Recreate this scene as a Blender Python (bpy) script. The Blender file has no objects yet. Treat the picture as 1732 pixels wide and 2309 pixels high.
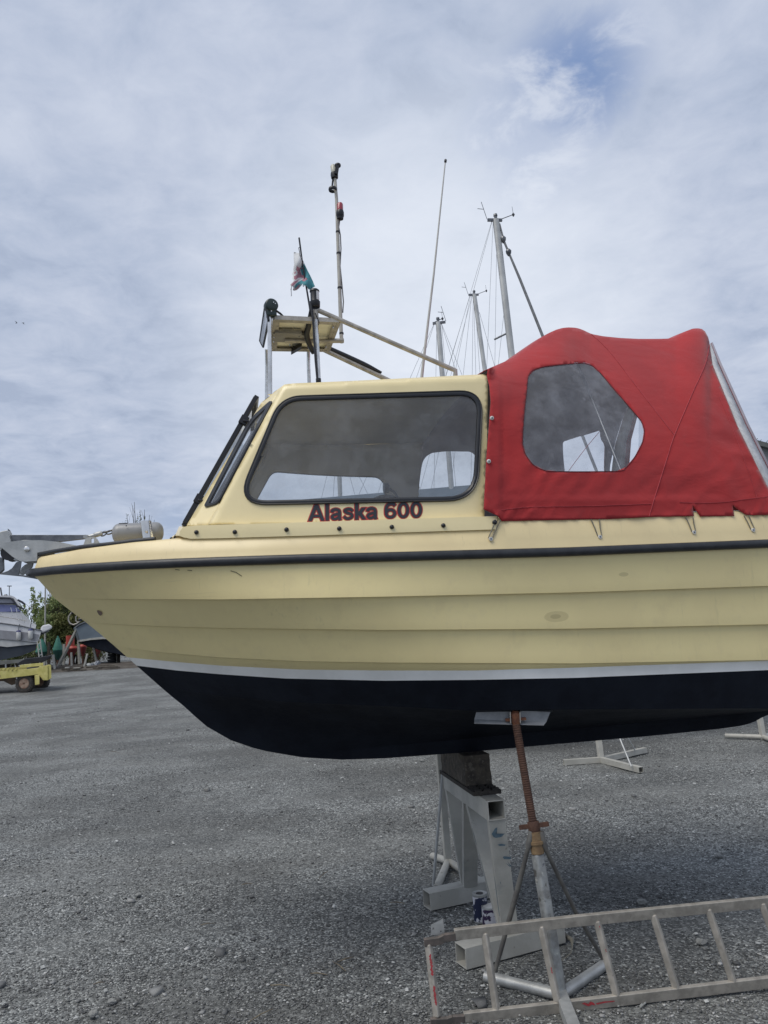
import bpy, bmesh, math, random
import numpy as np
from mathutils import Vector, Matrix, noise, geometry
random.seed(7); rng = np.random.default_rng(7)
SC = bpy.context.scene; COL = SC.collection
R_ = math.radians
# ------------------------------------------------------------------ camera
FPX, PITCH, ROLL = 1740.0, R_(8.7), R_(3.5)
CAM = Vector((0, 0, 2.0))
_F = Vector((0, math.cos(PITCH), math.sin(PITCH))); _U0 = Vector((0, -math.sin(PITCH), math.cos(PITCH))); _R0 = Vector((1, 0, 0))
_R = _R0*math.cos(ROLL) - _U0*math.sin(ROLL); _U = _U0*math.cos(ROLL) + _R0*math.sin(ROLL)
cd = bpy.data.cameras.new('camera'); cam = bpy.data.objects.new('camera', cd); COL.objects.link(cam)
cd.sensor_fit = 'HORIZONTAL'; cd.sensor_width = 36; cd.lens = 36*FPX/1732; cd.clip_start = .05; cd.clip_end = 3000
cam.matrix_world = Matrix(((_R.x, _U.x, -_F.x, CAM.x), (_R.y, _U.y, -_F.y, CAM.y), (_R.z, _U.z, -_F.z, CAM.z), (0, 0, 0, 1)))
SC.camera = cam
# ------------------------------------------------------------------ light and sky
SUN_EL, SUN_AZ = R_(60), R_(-128)          # azimuth from +Y towards +X
sd = Vector((math.sin(SUN_AZ)*math.cos(SUN_EL), math.cos(SUN_AZ)*math.cos(SUN_EL), math.sin(SUN_EL)))
ld = bpy.data.lights.new('sun', 'SUN'); ld.energy = 1.9; ld.angle = R_(38); ld.color = (1, .94, .85)
lo = bpy.data.objects.new('sun', ld); COL.objects.link(lo); lo.location = (0, 0, 30)
lo.rotation_euler = (-sd).to_track_quat('-Z', 'Y').to_euler()
W = bpy.data.worlds.new('World'); SC.world = W; W.use_nodes = True
def pray(px, py): return (_F + _R*((px-866)/FPX) + _U*((1154.5-py)/FPX))
class NT:
    def __init__(s, nt): s.t = nt; s.t.nodes.clear()
    def n(s, typ, ins=None, **kw):
        o = s.t.nodes.new(typ)
        for k, v in kw.items(): setattr(o, k, v)
        for k, v in (ins or {}).items():
            sock = o.inputs[k]
            if isinstance(v, bpy.types.NodeSocket): s.t.links.new(v, sock)
            else: sock.default_value = v
        return o
    def m(s, op, a, b=0.0, c=0.0, clamp=False):
        return s.n('ShaderNodeMath', {0: a, 1: b, 2: c}, operation=op, use_clamp=clamp).outputs[0]
    def vm(s, op, a, b=(0, 0, 0)):
        o = s.n('ShaderNodeVectorMath', {0: a, 1: b}, operation=op)
        return o.outputs['Value'] if op in ('DOT_PRODUCT', 'LENGTH') else o.outputs[0]
    def ramp(s, f, stops, interp='LINEAR'):
        o = s.n('ShaderNodeValToRGB', {0: f}); e = o.color_ramp; e.interpolation = interp
        while len(e.elements) < len(stops): e.elements.new(.5)
        for el, (p, c) in zip(e.elements, stops):
            el.position = p; el.color = c if len(c) == 4 else (*c, 1)
        return o.outputs[0]
    def mix(s, f, a, b, typ='MIX'):
        o = s.n('ShaderNodeMix', data_type='RGBA', blend_type=typ)
        for i, v in ((0, f), (6, a), (7, b)):
            if isinstance(v, bpy.types.NodeSocket): s.t.links.new(v, o.inputs[i])
            else: o.inputs[i].default_value = v if i == 0 else (v if len(v) == 4 else (*v, 1))
        return o.outputs[2]
    def noise(s, vec, scale, detail=4, rough=.55, dist=0.0):
        return s.n('ShaderNodeTexNoise', {'Vector': vec, 'Scale': scale, 'Detail': detail, 'Roughness': rough, 'Distortion': dist}).outputs[0]
    def sstep(s, x, a, b):
        return s.n('ShaderNodeMapRange', {0: x, 1: a, 2: b, 3: 0.0, 4: 1.0}, interpolation_type='SMOOTHSTEP').outputs[0]
w = NT(W.node_tree)
dirv = w.n('ShaderNodeTexCoord').outputs['Generated']
dirn = w.vm('NORMALIZE', dirv)
sep = w.n('ShaderNodeSeparateXYZ', {0: dirn})
zc = w.m('MAXIMUM', sep.outputs[2], 0.0)
den = w.m('ADD', zc, .16)
cp = w.n('ShaderNodeCombineXYZ', {0: w.m('DIVIDE', sep.outputs[0], den), 1: w.m('DIVIDE', sep.outputs[1], den), 2: 0.3}).outputs[0]
n1 = w.noise(cp, 2.4, 9, .6, .35)
n2 = w.noise(w.vm('ADD', cp, (7.3, 2.1, 4.0)), .7, 5, .5, .3)
n3 = w.noise(w.vm('ADD', cp, (1.3, 9.1, 2.0)), 8.0, 9, .60, .35)
dens = w.m('ADD', w.m('MULTIPLY', n1, .50), w.m('MULTIPLY', n3, .50))
dens = w.m('ADD', w.m('MULTIPLY', dens, .9), w.m('MULTIPLY', n2, .22))
cloud = w.ramp(dens, [(.465, (3.45, 4.05, 5.3)), (.535, (4.0, 4.6, 5.85)), (.60, (4.45, 5.0, 6.2)), (.70, (5.1, 5.6, 6.7))])
def lobe(px, py, a, b, jitter=0.0):
    v = pray(px, py).normalized(); dt = w.vm('DOT_PRODUCT', dirn, tuple(v))
    if jitter: dt = w.m('ADD', dt, w.m('MULTIPLY', w.m('SUBTRACT', n3, .5), jitter))
    return w.sstep(dt, a, b)
# brighter cloud low behind the boat and paler towards the horizon
glow = lobe(960, 800, .93, 1.0)
cloud = w.mix(w.m('MULTIPLY', glow, .55), cloud, (8.2, 8.6, 9.2, 1))
hz = w.sstep(sep.outputs[2], .22, .0)
cloud = w.mix(w.m('MULTIPLY', hz, .45), cloud, (6.2, 7.1, 8.3, 1))
sky = w.n('ShaderNodeTexSky', sky_type='NISHITA', sun_disc=False, sun_elevation=SUN_EL, sun_rotation=SUN_AZ, altitude=0.0)
sk = w.mix(.6, sky.outputs[0], (.95, 2.1, 5.0, 1))
hole = w.m('MAXIMUM', lobe(1300, 165, .9955, 1.002, .012), w.m('MULTIPLY', lobe(1190, 300, .995, 1.004, .02), .45))
hole = w.m('MAXIMUM', hole, w.m('MULTIPLY', lobe(395, 1185, .9994, 1.0, .001), .15))
hole = w.m('MINIMUM', w.m('MULTIPLY', w.m('MULTIPLY', hole, 1.5), w.sstep(n3, .70, .36)), 1.0)
col = w.mix(w.m('MULTIPLY', hole, .9), cloud, sk)
below = w.sstep(sep.outputs[2], -.02, -.06)
col = w.mix(below, col, (2.0, 2.0, 2.0, 1))
bg = w.n('ShaderNodeBackground', {0: col, 1: .1})
w.n('ShaderNodeOutputWorld', {0: bg.outputs[0]})
vs = SC.view_settings; SC.display_settings.display_device = 'sRGB'
vs.view_transform = 'Standard'; vs.look = 'None'; vs.exposure = .2; vs.gamma = 1; vs.use_curve_mapping = False
SC.cycles.max_bounces = 8; SC.cycles.transparent_max_bounces = 16; SC.cycles.use_denoising = True
SC.cycles.use_adaptive_sampling = True
# ------------------------------------------------------------------ geometry helpers
def PW(px, py, Y):                         # point seen at (px,py) on the plane y=Y
    q = pray(px, py); return CAM + q*(Y/q.y)
def G(px, py, z=0.0):                      # point seen at (px,py) at height z
    q = pray(px, py); return CAM + q*((z-2.0)/q.z)
def proj(p):
    v = Vector(p)-CAM; z = v.dot(_F); return 866+FPX*v.dot(_R)/z, 1154.5-FPX*v.dot(_U)/z
KY, Y0 = 0.20, 5.35                        # the boat's centre plane: y = Y0 + KY*x
BN = Vector((-KY, 1, 0)).normalized(); BU = Vector((1, KY, 0)).normalized(); BO = Vector((0, Y0, 0))
def B(px, py, b=0.0):                      # point on the plane b metres to the near side of the centre plane
    q = pray(px, py); t = (-b - (CAM-BO).dot(BN))/q.dot(BN); return CAM + q*t
def mir(p): return p - 2*(p-BO).dot(BN)*BN
def bside(p): return -(p-BO).dot(BN)
def tab(t):
    xs = [a for a, _ in t]; ys = [b for _, b in t]
    return lambda x: float(np.interp(x, xs, ys))
INV = {}
def thing(name, label, cat, loc=(0, 0, 0), rz=0, group=None):
    o = bpy.data.objects.new(name, None); COL.objects.link(o); o.empty_display_size = .1
    o.location = loc; o.rotation_euler = (0, 0, rz); tag(o, label, cat, group)
    INV[o.name] = (Matrix.Translation(Vector(loc)) @ Matrix.Rotation(rz, 4, 'Z')).inverted()
    return o
def tag(o, label, cat, group=None, kind=None):
    if label: o['label'] = label
    if cat: o['category'] = cat
    if group: o['group'] = group
    if kind: o['kind'] = kind
    return o
def copy_tree(o, parent=None):
    c = o.copy(); COL.objects.link(c); c.parent = parent
    for ch in [x for x in bpy.data.objects if x.parent == o]: copy_tree(ch, c)
    return c
class MB:
    def __init__(s): s.v = []; s.f = []; s.m = []
    def add(s, vs, fs, mi=0):
        o = len(s.v); s.v += [Vector(q) for q in vs]
        s.f += [tuple(o+i for i in f) for f in fs]; s.m += [mi]*len(fs); return s
    def tube(s, pts, r, n=10, mi=0, caps=True, closed=False, flat=1.0, up=None):
        pts = [Vector(q) for q in pts]; k = len(pts); rr = r if isinstance(r, (list, tuple)) else [r]*k
        ring = []; ref = None
        for i, q in enumerate(pts):
            if closed: t = pts[(i+1) % k]-pts[i-1]
            else: t = pts[min(i+1, k-1)]-pts[max(i-1, 0)]
            t.normalize()
            if ref is None:
                ref = Vector(up) if up else (Vector((0, 0, 1)) if abs(t.z) < .9 else Vector((1, 0, 0)))
            a = ref - t*ref.dot(t)
            if a.length < 1e-6: a = t.orthogonal()
            a.normalize(); b = t.cross(a); ref = a
            ring.append([q + (a*math.cos(2*math.pi*j/n) + b*math.sin(2*math.pi*j/n)*flat)*rr[i] for j in range(n)])
        vs = [p for rg in ring for p in rg]; fs = []
        for i in range(k if closed else k-1):
            i2 = (i+1) % k
            for j in range(n): fs.append((i*n+j, i*n+(j+1) % n, i2*n+(j+1) % n, i2*n+j))
        if caps and not closed: fs += [tuple(range(n-1, -1, -1)), tuple((k-1)*n+j for j in range(n))]
        return s.add(vs, fs, mi)
    def box(s, c, ax, ay, az, mi=0):       # centre and three half-axis vectors
        c = Vector(c); ax = Vector(ax); ay = Vector(ay); az = Vector(az)
        vs = [c+ax*i+ay*j+az*k for k in (-1, 1) for j in (-1, 1) for i in (-1, 1)]
        return s.add(vs, [(0, 2, 3, 1), (4, 5, 7, 6), (0, 1, 5, 4), (2, 6, 7, 3), (0, 4, 6, 2), (1, 3, 7, 5)], mi)
    def bar(s, a, b, w_, h_, side=(0, 1, 0), mi=0):  # box along a->b; w_ along side, h_ across
        a = Vector(a); b = Vector(b); t = (b-a).normalized(); sd_ = Vector(side); sd_ = (sd_-t*sd_.dot(t)).normalized(); u = t.cross(sd_)
        return s.box((a+b)/2, (b-a)/2, sd_*w_/2, u*h_/2, mi)
    def hollow(s, a, b, w_, h_, wall, side=(0, 1, 0), mi=0):  # open box section
        a = Vector(a); b = Vector(b); t = (b-a).normalized(); sd_ = Vector(side); sd_ = (sd_-t*sd_.dot(t)).normalized(); u = t.cross(sd_)
        vs = []
        for e in (a, b):
            for sc in (0, wall):
                for (x, y) in ((1, 1), (-1, 1), (-1, -1), (1, -1)):
                    vs.append(e + sd_*x*(w_/2-sc) + u*y*(h_/2-sc))
        fs = []
        for j in range(4):
            k = (j+1) % 4
            fs += [(j, k, 8+k, 8+j), (4+j, 12+j, 12+k, 4+k), (j, 4+j, 4+k, k), (8+j, 8+k, 12+k, 12+j)]
        return s.add(vs, fs, mi)
    def prism(s, pts, vec, mi=0, mi_side=None):      # planar polygon with thickness vec
        pts = [Vector(q) for q in pts]; n = len(pts); v = Vector(vec)
        s.add(pts+[q+v for q in pts], [tuple(range(n)), tuple(range(2*n-1, n-1, -1))], mi)
        o = len(s.v)-2*n
        for i in range(n):
            s.f.append((o+i, o+n+i, o+n+(i+1) % n, o+(i+1) % n)); s.m.append(mi if mi_side is None else mi_side)
        return s
    def lathe(s, a, b, prof, n=20, mi=0, caps=True):   # prof: (t along a->b, radius)
        a = Vector(a); b = Vector(b); t = (b-a).normalized(); u = t.orthogonal().normalized(); v = t.cross(u)
        vs = []; fs = []; k = len(prof)
        for (tt, r) in prof:
            for j in range(n):
                an = 2*math.pi*j/n; vs.append(a+(b-a)*tt+(u*math.cos(an)+v*math.sin(an))*r)
        for i in range(k-1):
            for j in range(n): fs.append((i*n+j, i*n+(j+1) % n, (i+1)*n+(j+1) % n, (i+1)*n+j))
        if caps and prof[0][1] > 1e-4: fs.append(tuple(range(n-1, -1, -1)))
        if caps and prof[-1][1] > 1e-4: fs.append(tuple((k-1)*n+j for j in range(n)))
        return s.add(vs, fs, mi)
    def build(s, name, mats, parent=None, smooth=35, loc=None, bevel=0, solid=0, merge=0, out=False, weld=False):
        me = bpy.data.meshes.new(name); vs = s.v
        root = parent
        while root is not None and root.parent is not None: root = root.parent
        if root is not None: M = INV[root.name]; vs = [M @ q for q in vs]
        elif loc is not None: l = Vector(loc); vs = [q-l for q in vs]
        me.from_pydata([tuple(q) for q in vs], [], s.f); me.polygons.foreach_set('material_index', s.m)
        mats = mats if isinstance(mats, (list, tuple)) else [mats]
        for m_ in mats: me.materials.append(m_)
        bm = bmesh.new(); bm.from_mesh(me)
        if merge: bmesh.ops.remove_doubles(bm, verts=bm.verts, dist=merge)
        if out: bmesh.ops.recalc_face_normals(bm, faces=bm.faces)
        bm.to_mesh(me); bm.free()
        if smooth:
            me.polygons.foreach_set('use_smooth', [True]*len(me.polygons)); me.set_sharp_from_angle(angle=R_(smooth))
        o = bpy.data.objects.new(name, me); COL.objects.link(o)
        if parent is not None: o.parent = parent
        elif loc is not None: o.location = loc
        if solid:
            md = o.modifiers.new('thick', 'SOLIDIFY'); md.thickness = abs(solid); md.offset = -1 if solid > 0 else 1; md.use_even_offset = False
            if len(mats) > 1 and solid: md.material_offset = 0
        if bevel:
            md = o.modifiers.new('bevel', 'BEVEL'); md.width = bevel; md.segments = 2; md.limit_method = 'ANGLE'; md.angle_limit = R_(40)
        return o
def rpoly(cs, n=7):                        # rounded polygon from (x, y, radius) corners
    out = []; k = len(cs)
    for i in range(k):
        p0 = Vector(cs[i-1][:2]); p = Vector(cs[i][:2]); p1 = Vector(cs[(i+1) % k][:2]); r = cs[i][2] if len(cs[i]) > 2 else 0
        if r <= 0: out.append(tuple(p)); continue
        a = (p0-p).normalized(); b = (p1-p).normalized(); ra = min(r, (p0-p).length*.49); rb = min(r, (p1-p).length*.49)
        for j in range(n+1):
            t = j/n; q = (p+a*ra)*(1-t)**2 + p*2*t*(1-t) + (p+b*rb)*t*t; out.append(tuple(q))
    return out
def offs(poly, d):                         # inset a polygon by d (positive = smaller)
    n = len(poly); ar = sum(poly[i][0]*poly[(i+1) % n][1]-poly[(i+1) % n][0]*poly[i][1] for i in range(n)); sg = 1 if ar > 0 else -1
    out = []
    for i in range(n):
        a = Vector(poly[i-1]); p = Vector(poly[i]); b = Vector(poly[(i+1) % n])
        e1 = (p-a); e2 = (b-p)
        if e1.length < 1e-6: e1 = e2
        if e2.length < 1e-6: e2 = e1
        e1 = e1.normalized(); e2 = e2.normalized()
        nn = Vector((-(e1.y+e2.y), e1.x+e2.x))*sg
        nn = nn.normalized() if nn.length > 1e-6 else Vector((-e1.y, e1.x))*sg
        c = max(.5, nn.dot(Vector((-e1.y, e1.x))*sg)); out.append(tuple(p+nn*d/c))
    return out
def dens_(poly, st):
    out = []; n = len(poly)
    for i in range(n):
        a = Vector(poly[i]); b = Vector(poly[(i+1) % n]); k = max(1, int((b-a).length/st))
        for j in range(k): out.append(tuple(a+(b-a)*j/k))
    return out
def inside(poly, X, Y):
    P_ = np.array(poly); x0 = P_[:, 0]; y0 = P_[:, 1]; x1 = np.roll(x0, -1); y1 = np.roll(y0, -1)
    X = np.asarray(X)[:, None]; Y = np.asarray(Y)[:, None]
    c = ((y0 > Y) != (y1 > Y)); dy = np.where(y1 == y0, 1e-9, y1-y0)
    return (np.sum(c & (X < (x1-x0)*(Y-y0)/dy+x0), axis=1) % 2) == 1
def panel(mb, outer, holes, surf, step=12, regions=(), flip=False, mi=0):
    """triangulate a region given in the photo's plane, carry it onto the 3-D surface `surf`, leave the holes open"""
    loops = [dens_(outer, step)] + [dens_(h, step) for h in holes] + [dens_(r, step) for r in regions]
    V = []; E_ = []
    for L in loops:
        o = len(V); V += L; E_ += [(o+i, o+(i+1) % len(L)) for i in range(len(L))]
    xs = [q[0] for q in outer]; ys = [q[1] for q in outer]
    gx, gy = np.meshgrid(np.arange(min(xs)+step/2, max(xs), step), np.arange(min(ys)+step/2, max(ys), step*.87))
    gx = gx + (np.arange(gx.shape[0]) % 2)[:, None]*step/2
    gx = gx.ravel(); gy = gy.ravel(); k = inside(outer, gx, gy)
    A = np.array(V)
    for x, y in zip(gx[k], gy[k]):
        if np.min((A[:, 0]-x)**2+(A[:, 1]-y)**2) > (step*.45)**2: V.append((float(x), float(y)))
    vo, eo, fo, *_ = geometry.delaunay_2d_cdt([Vector(q) for q in V], E_, [], 0, 1e-4)
    cx = np.array([sum(vo[i][0] for i in f)/len(f) for f in fo]); cy = np.array([sum(vo[i][1] for i in f)/len(f) for f in fo])
    ok = inside(outer, cx, cy)
    for h in holes: ok &= ~inside(h, cx, cy)
    idx = np.full(len(fo), mi)
    for j, r in enumerate(regions): idx[inside(r, cx, cy)] = mi+j+1
    used = {}; vs = []; fs = []; ms = []
    for f, o, m_ in zip(fo, ok, idx):
        if not o: continue
        g = []
        for i in f:
            if i not in used: used[i] = len(vs); vs.append(surf(vo[i][0], vo[i][1]))
            g.append(used[i])
        fs.append(tuple(g[::-1]) if flip else tuple(g)); ms.append(int(m_))
    o = len(mb.v); mb.v += vs; mb.f += [tuple(o+i for i in f) for f in fs]; mb.m += ms
    return mb
def gasket(mb, outl, win, wout, surf, proud, nrm, mi=0):
    """a rubber frame along the outline: inner and outer edges on the panel, a rounded crown standing proud of it"""
    rings = [(offs(outl, -wout), 0), (offs(outl, -wout*.9), proud*.7), (offs(outl, -wout*.5), proud), (outl, proud*.75), (offs(outl, win*.4), proud), (offs(outl, win*.9), proud*.6), (offs(outl, win), -.006)]
    n = len(outl); vs = []
    for poly, h in rings: vs += [surf(x, y)+nrm*h for x, y in poly]
    fs = [(i*n+j, i*n+(j+1) % n, (i+1)*n+(j+1) % n, (i+1)*n+j) for i in range(len(rings)-1) for j in range(n)]
    return mb.add(vs, fs, mi)
# ------------------------------------------------------------------ materials
MATS = {}
def mat(name, c1, c2=None, scale=8, rough=.5, metal=0.0, bump=0.0, bscale=60, spots=None, coat=0, streak=None, spec=.5, detail=5, thr=(.35, .65), rvar=0.0):
    if name in MATS: return MATS[name]
    m = bpy.data.materials.new(name); m.use_nodes = True; t = NT(m.node_tree)
    co = t.n('ShaderNodeTexCoord').outputs['Object']
    base = (*c1, 1)
    nz = t.noise(co, scale, detail, .6)
    f = t.sstep(nz, thr[0], thr[1])
    c = t.mix(f, c1, c2 if c2 else tuple(x*.88 for x in c1))
    if streak:                             # vertical run-off dirt
        mp = t.n('ShaderNodeMapping', {0: co, 3: (streak[1], streak[1], streak[1]*.05)}).outputs[0]
        sf = t.sstep(t.noise(mp, 1.0, 4, .6), .56, .78); bl = t.sstep(t.noise(co, 1.7, 2), .42, .62)
        c = t.mix(t.m('MULTIPLY', t.m('MULTIPLY', sf, bl), streak[2]), c, streak[0])
    if spots:
        for (sc_, th, scol, amt) in spots:
            sf = t.sstep(t.noise(co, sc_, 6, .65), th, th+.06); c = t.mix(t.m('MULTIPLY', sf, amt), c, scol)
    ins = {'Base Color': c, 'Roughness': rough, 'Metallic': metal, 'Specular IOR Level': spec, 'Coat Weight': coat, 'Coat Roughness': .2}
    if rvar: ins['Roughness'] = t.m('ADD', rough-rvar/2, t.m('MULTIPLY', t.noise(co, scale*2.3, 4), rvar))
    if bump:
        ins['Normal'] = t.n('ShaderNodeBump', {'Height': t.noise(co, bscale, 5, .6), 'Strength': bump, 'Distance': .01}).outputs[0]
    p = t.n('ShaderNodeBsdfPrincipled', ins); t.n('ShaderNodeOutputMaterial', {0: p.outputs[0]})
    MATS[name] = m; return m
def glass(name, tint, dust=.08, dcol=(.5, .5, .5), gloss=.25, scr=0.0):
    m = bpy.data.materials.new(name); m.use_nodes = True; t = NT(m.node_tree)
    co = t.n('ShaderNodeTexCoord').outputs['Object']
    tr = t.n('ShaderNodeBsdfTransparent', {0: (*tint, 1)}).outputs[0]
    di = t.n('ShaderNodeBsdfDiffuse', {0: (*dcol, 1)}).outputs[0]
    gl = t.n('ShaderNodeBsdfGlossy', {0: (1, 1, 1, 1), 1: .03 if not scr else .16}).outputs[0]
    dn = t.m('MULTIPLY', t.sstep(t.noise(co, 5, 8, .7), .35, .75), dust)
    if scr: dn = t.m('ADD', dn, t.m('MULTIPLY', t.sstep(t.noise(co, 28, 8, .75, .8), .58, .7), scr))
    s1 = t.n('ShaderNodeMixShader', {0: t.m('ADD', dn, dust*.5), 1: tr, 2: di}).outputs[0]
    ge = t.n('ShaderNodeNewGeometry'); ca = t.m('ABSOLUTE', t.vm('DOT_PRODUCT', ge.outputs['Normal'], ge.outputs['Incoming']))
    fr = t.m('ADD', .05, t.m('MULTIPLY', t.m('POWER', t.m('SUBTRACT', 1.0, ca, clamp=True), 5.0), .9))
    s2 = t.n('ShaderNodeMixShader', {0: t.m('MULTIPLY', fr, gloss*4, clamp=True), 1: s1, 2: gl}).outputs[0]
    t.n('ShaderNodeOutputMaterial', {0: s2}); MATS[name] = m; return m
M_top = mat('cream_gelcoat', (.77, .635, .355), (.72, .59, .33), 3, .38, streak=((.28, .26, .17), 55, .35), coat=.15, bump=.03, bscale=9)
M_deck = mat('cream_deck', (.80, .68, .42), (.74, .62, .38), 4, .5)
M_cab = mat('cream_cabin', (.85, .725, .415), (.80, .68, .385), 2.5, .32, coat=.2, bump=.02, bscale=7)
M_hull = mat('cream_topsides', (.80, .68, .345), (.76, .64, .325), 2.5, .42, coat=.1, streak=((.38, .34, .19), 38, .30), bump=.03, bscale=8)
M_stripe = mat('white_boot_stripe', (.88, .88, .85), (.80, .80, .77), 5, .45)
M_navy = mat('navy_antifouling', (.0042, .0062, .012), (.0085, .012, .020), 3.5, .7, bump=.3, bscale=18, spec=.2, spots=[(26, .68, (.03, .035, .045), .5)], rvar=.25)
M_rub = mat('black_rubber_rail', (.018, .020, .024), (.03, .032, .036), 12, .42, spots=[(14, .66, (.16, .17, .18), .35)], bump=.1)
M_gask = mat('window_rubber', (.014, .016, .02), (.02, .022, .027), 10, .45)
M_black = mat('black_plastic', (.015, .016, .02), None, 10, .4)
M_ss = mat('stainless_steel', (.78, .77, .74), (.60, .585, .55), 14, .26, 1.0, rvar=.15)
M_galv = mat('galvanised_steel', (.50, .51, .50), (.38, .39, .385), 9, .5, .55, bump=.1, rvar=.2)
M_alu = mat('worn_aluminium', (.46, .43, .38), (.32, .30, .265), 16, .48, .45, bump=.1, spots=[(30, .66, (.14, .13, .12), .5)], rvar=.2)
M_galvp = mat('grey_painted_steel', (.44, .435, .395), (.36, .355, .32), 6, .55, bump=.12, spots=[(22, .64, (.17, .16, .14), .6), (4, .60, (.30, .31, .29), .6), (60, .66, (.13, .07, .04), .6)])
M_post = mat('flaked_galvanised_post', (.33, .345, .34), (.19, .19, .185), 11, .5, .35, bump=.2, bscale=40, spots=[(7, .55, (.10, .095, .085), .9), (15, .58, (.50, .50, .46), .8), (24, .62, (.045, .05, .075), .9)], rvar=.2)
M_rust = mat('rusty_steel', (.115, .060, .040), (.075, .040, .030), 30, .85, .2, bump=.4, bscale=120)
M_tan = mat('rust_yellow_nut', (.24, .165, .085), (.17, .11, .06), 25, .8, .1, bump=.3, bscale=90)
M_wood = mat('weathered_timber', (.085, .072, .055), (.035, .030, .026), 14, .95, bump=.8, bscale=45, spots=[(35, .56, (.15, .135, .11), .6)])
M_tread = mat('old_tyre_rubber', (.045, .038, .032), (.028, .025, .022), 20, .9, bump=.4, bscale=50)
M_inner = mat('cabin_lining', (.50, .48, .42), (.45, .43, .38), 4, .8)
M_white = mat('white_plastic', (.62, .62, .60), None, 6, .4)
M_dark = mat('dark_steel', (.12, .125, .135), (.19, .195, .20), 14, .35, .8)
M_red = mat('red_plastic', (.33, .02, .03), None, 6, .3)
M_redc = None
def canvas(name, c1, c2):
    m = bpy.data.materials.new(name); m.use_nodes = True; t = NT(m.node_tree)
    co = t.n('ShaderNodeTexCoord').outputs['Object']
    f = t.sstep(t.noise(co, 2.6, 5, .6), .35, .65); c = t.mix(f, c1, c2)
    c = t.mix(t.m('MULTIPLY', t.sstep(t.noise(co, 9, 6, .7), .55, .8), .35), c, tuple(x*.7+.03 for x in c1))
    mp = t.n('ShaderNodeMapping', {0: co, 3: (2.0, 1, 3.4), 2: (0, R_(38), 0)}).outputs[0]
    h = t.m('ADD', t.m('MULTIPLY', t.noise(mp, 1.6, 5, .5, .5), 1.0), t.m('MULTIPLY', t.noise(co, 420, 2), .012))
    nb = t.n('ShaderNodeBump', {'Height': h, 'Strength': .20, 'Distance': .06}).outputs[0]
    p = t.n('ShaderNodeBsdfPrincipled', {'Base Color': c, 'Roughness': .85, 'Normal': nb, 'Sheen Weight': .25, 'Sheen Roughness': .5, 'Specular IOR Level': .2})
    t.n('ShaderNodeOutputMaterial', {0: p.outputs[0]}); MATS[name] = m; return m
M_can = canvas('red_canvas', (.40, .030, .032), (.335, .027, .030))
M_cin = mat('canvas_lining', (.34, .32, .36), (.28, .26, .30), 5, .95)
M_gl = glass('cabin_glass', (.82, .85, .88), .15, (.44, .46, .49), .22)
M_vin = glass('clear_vinyl', (.90, .92, .95), .20, (.58, .60, .66), .2, .18)
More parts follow.
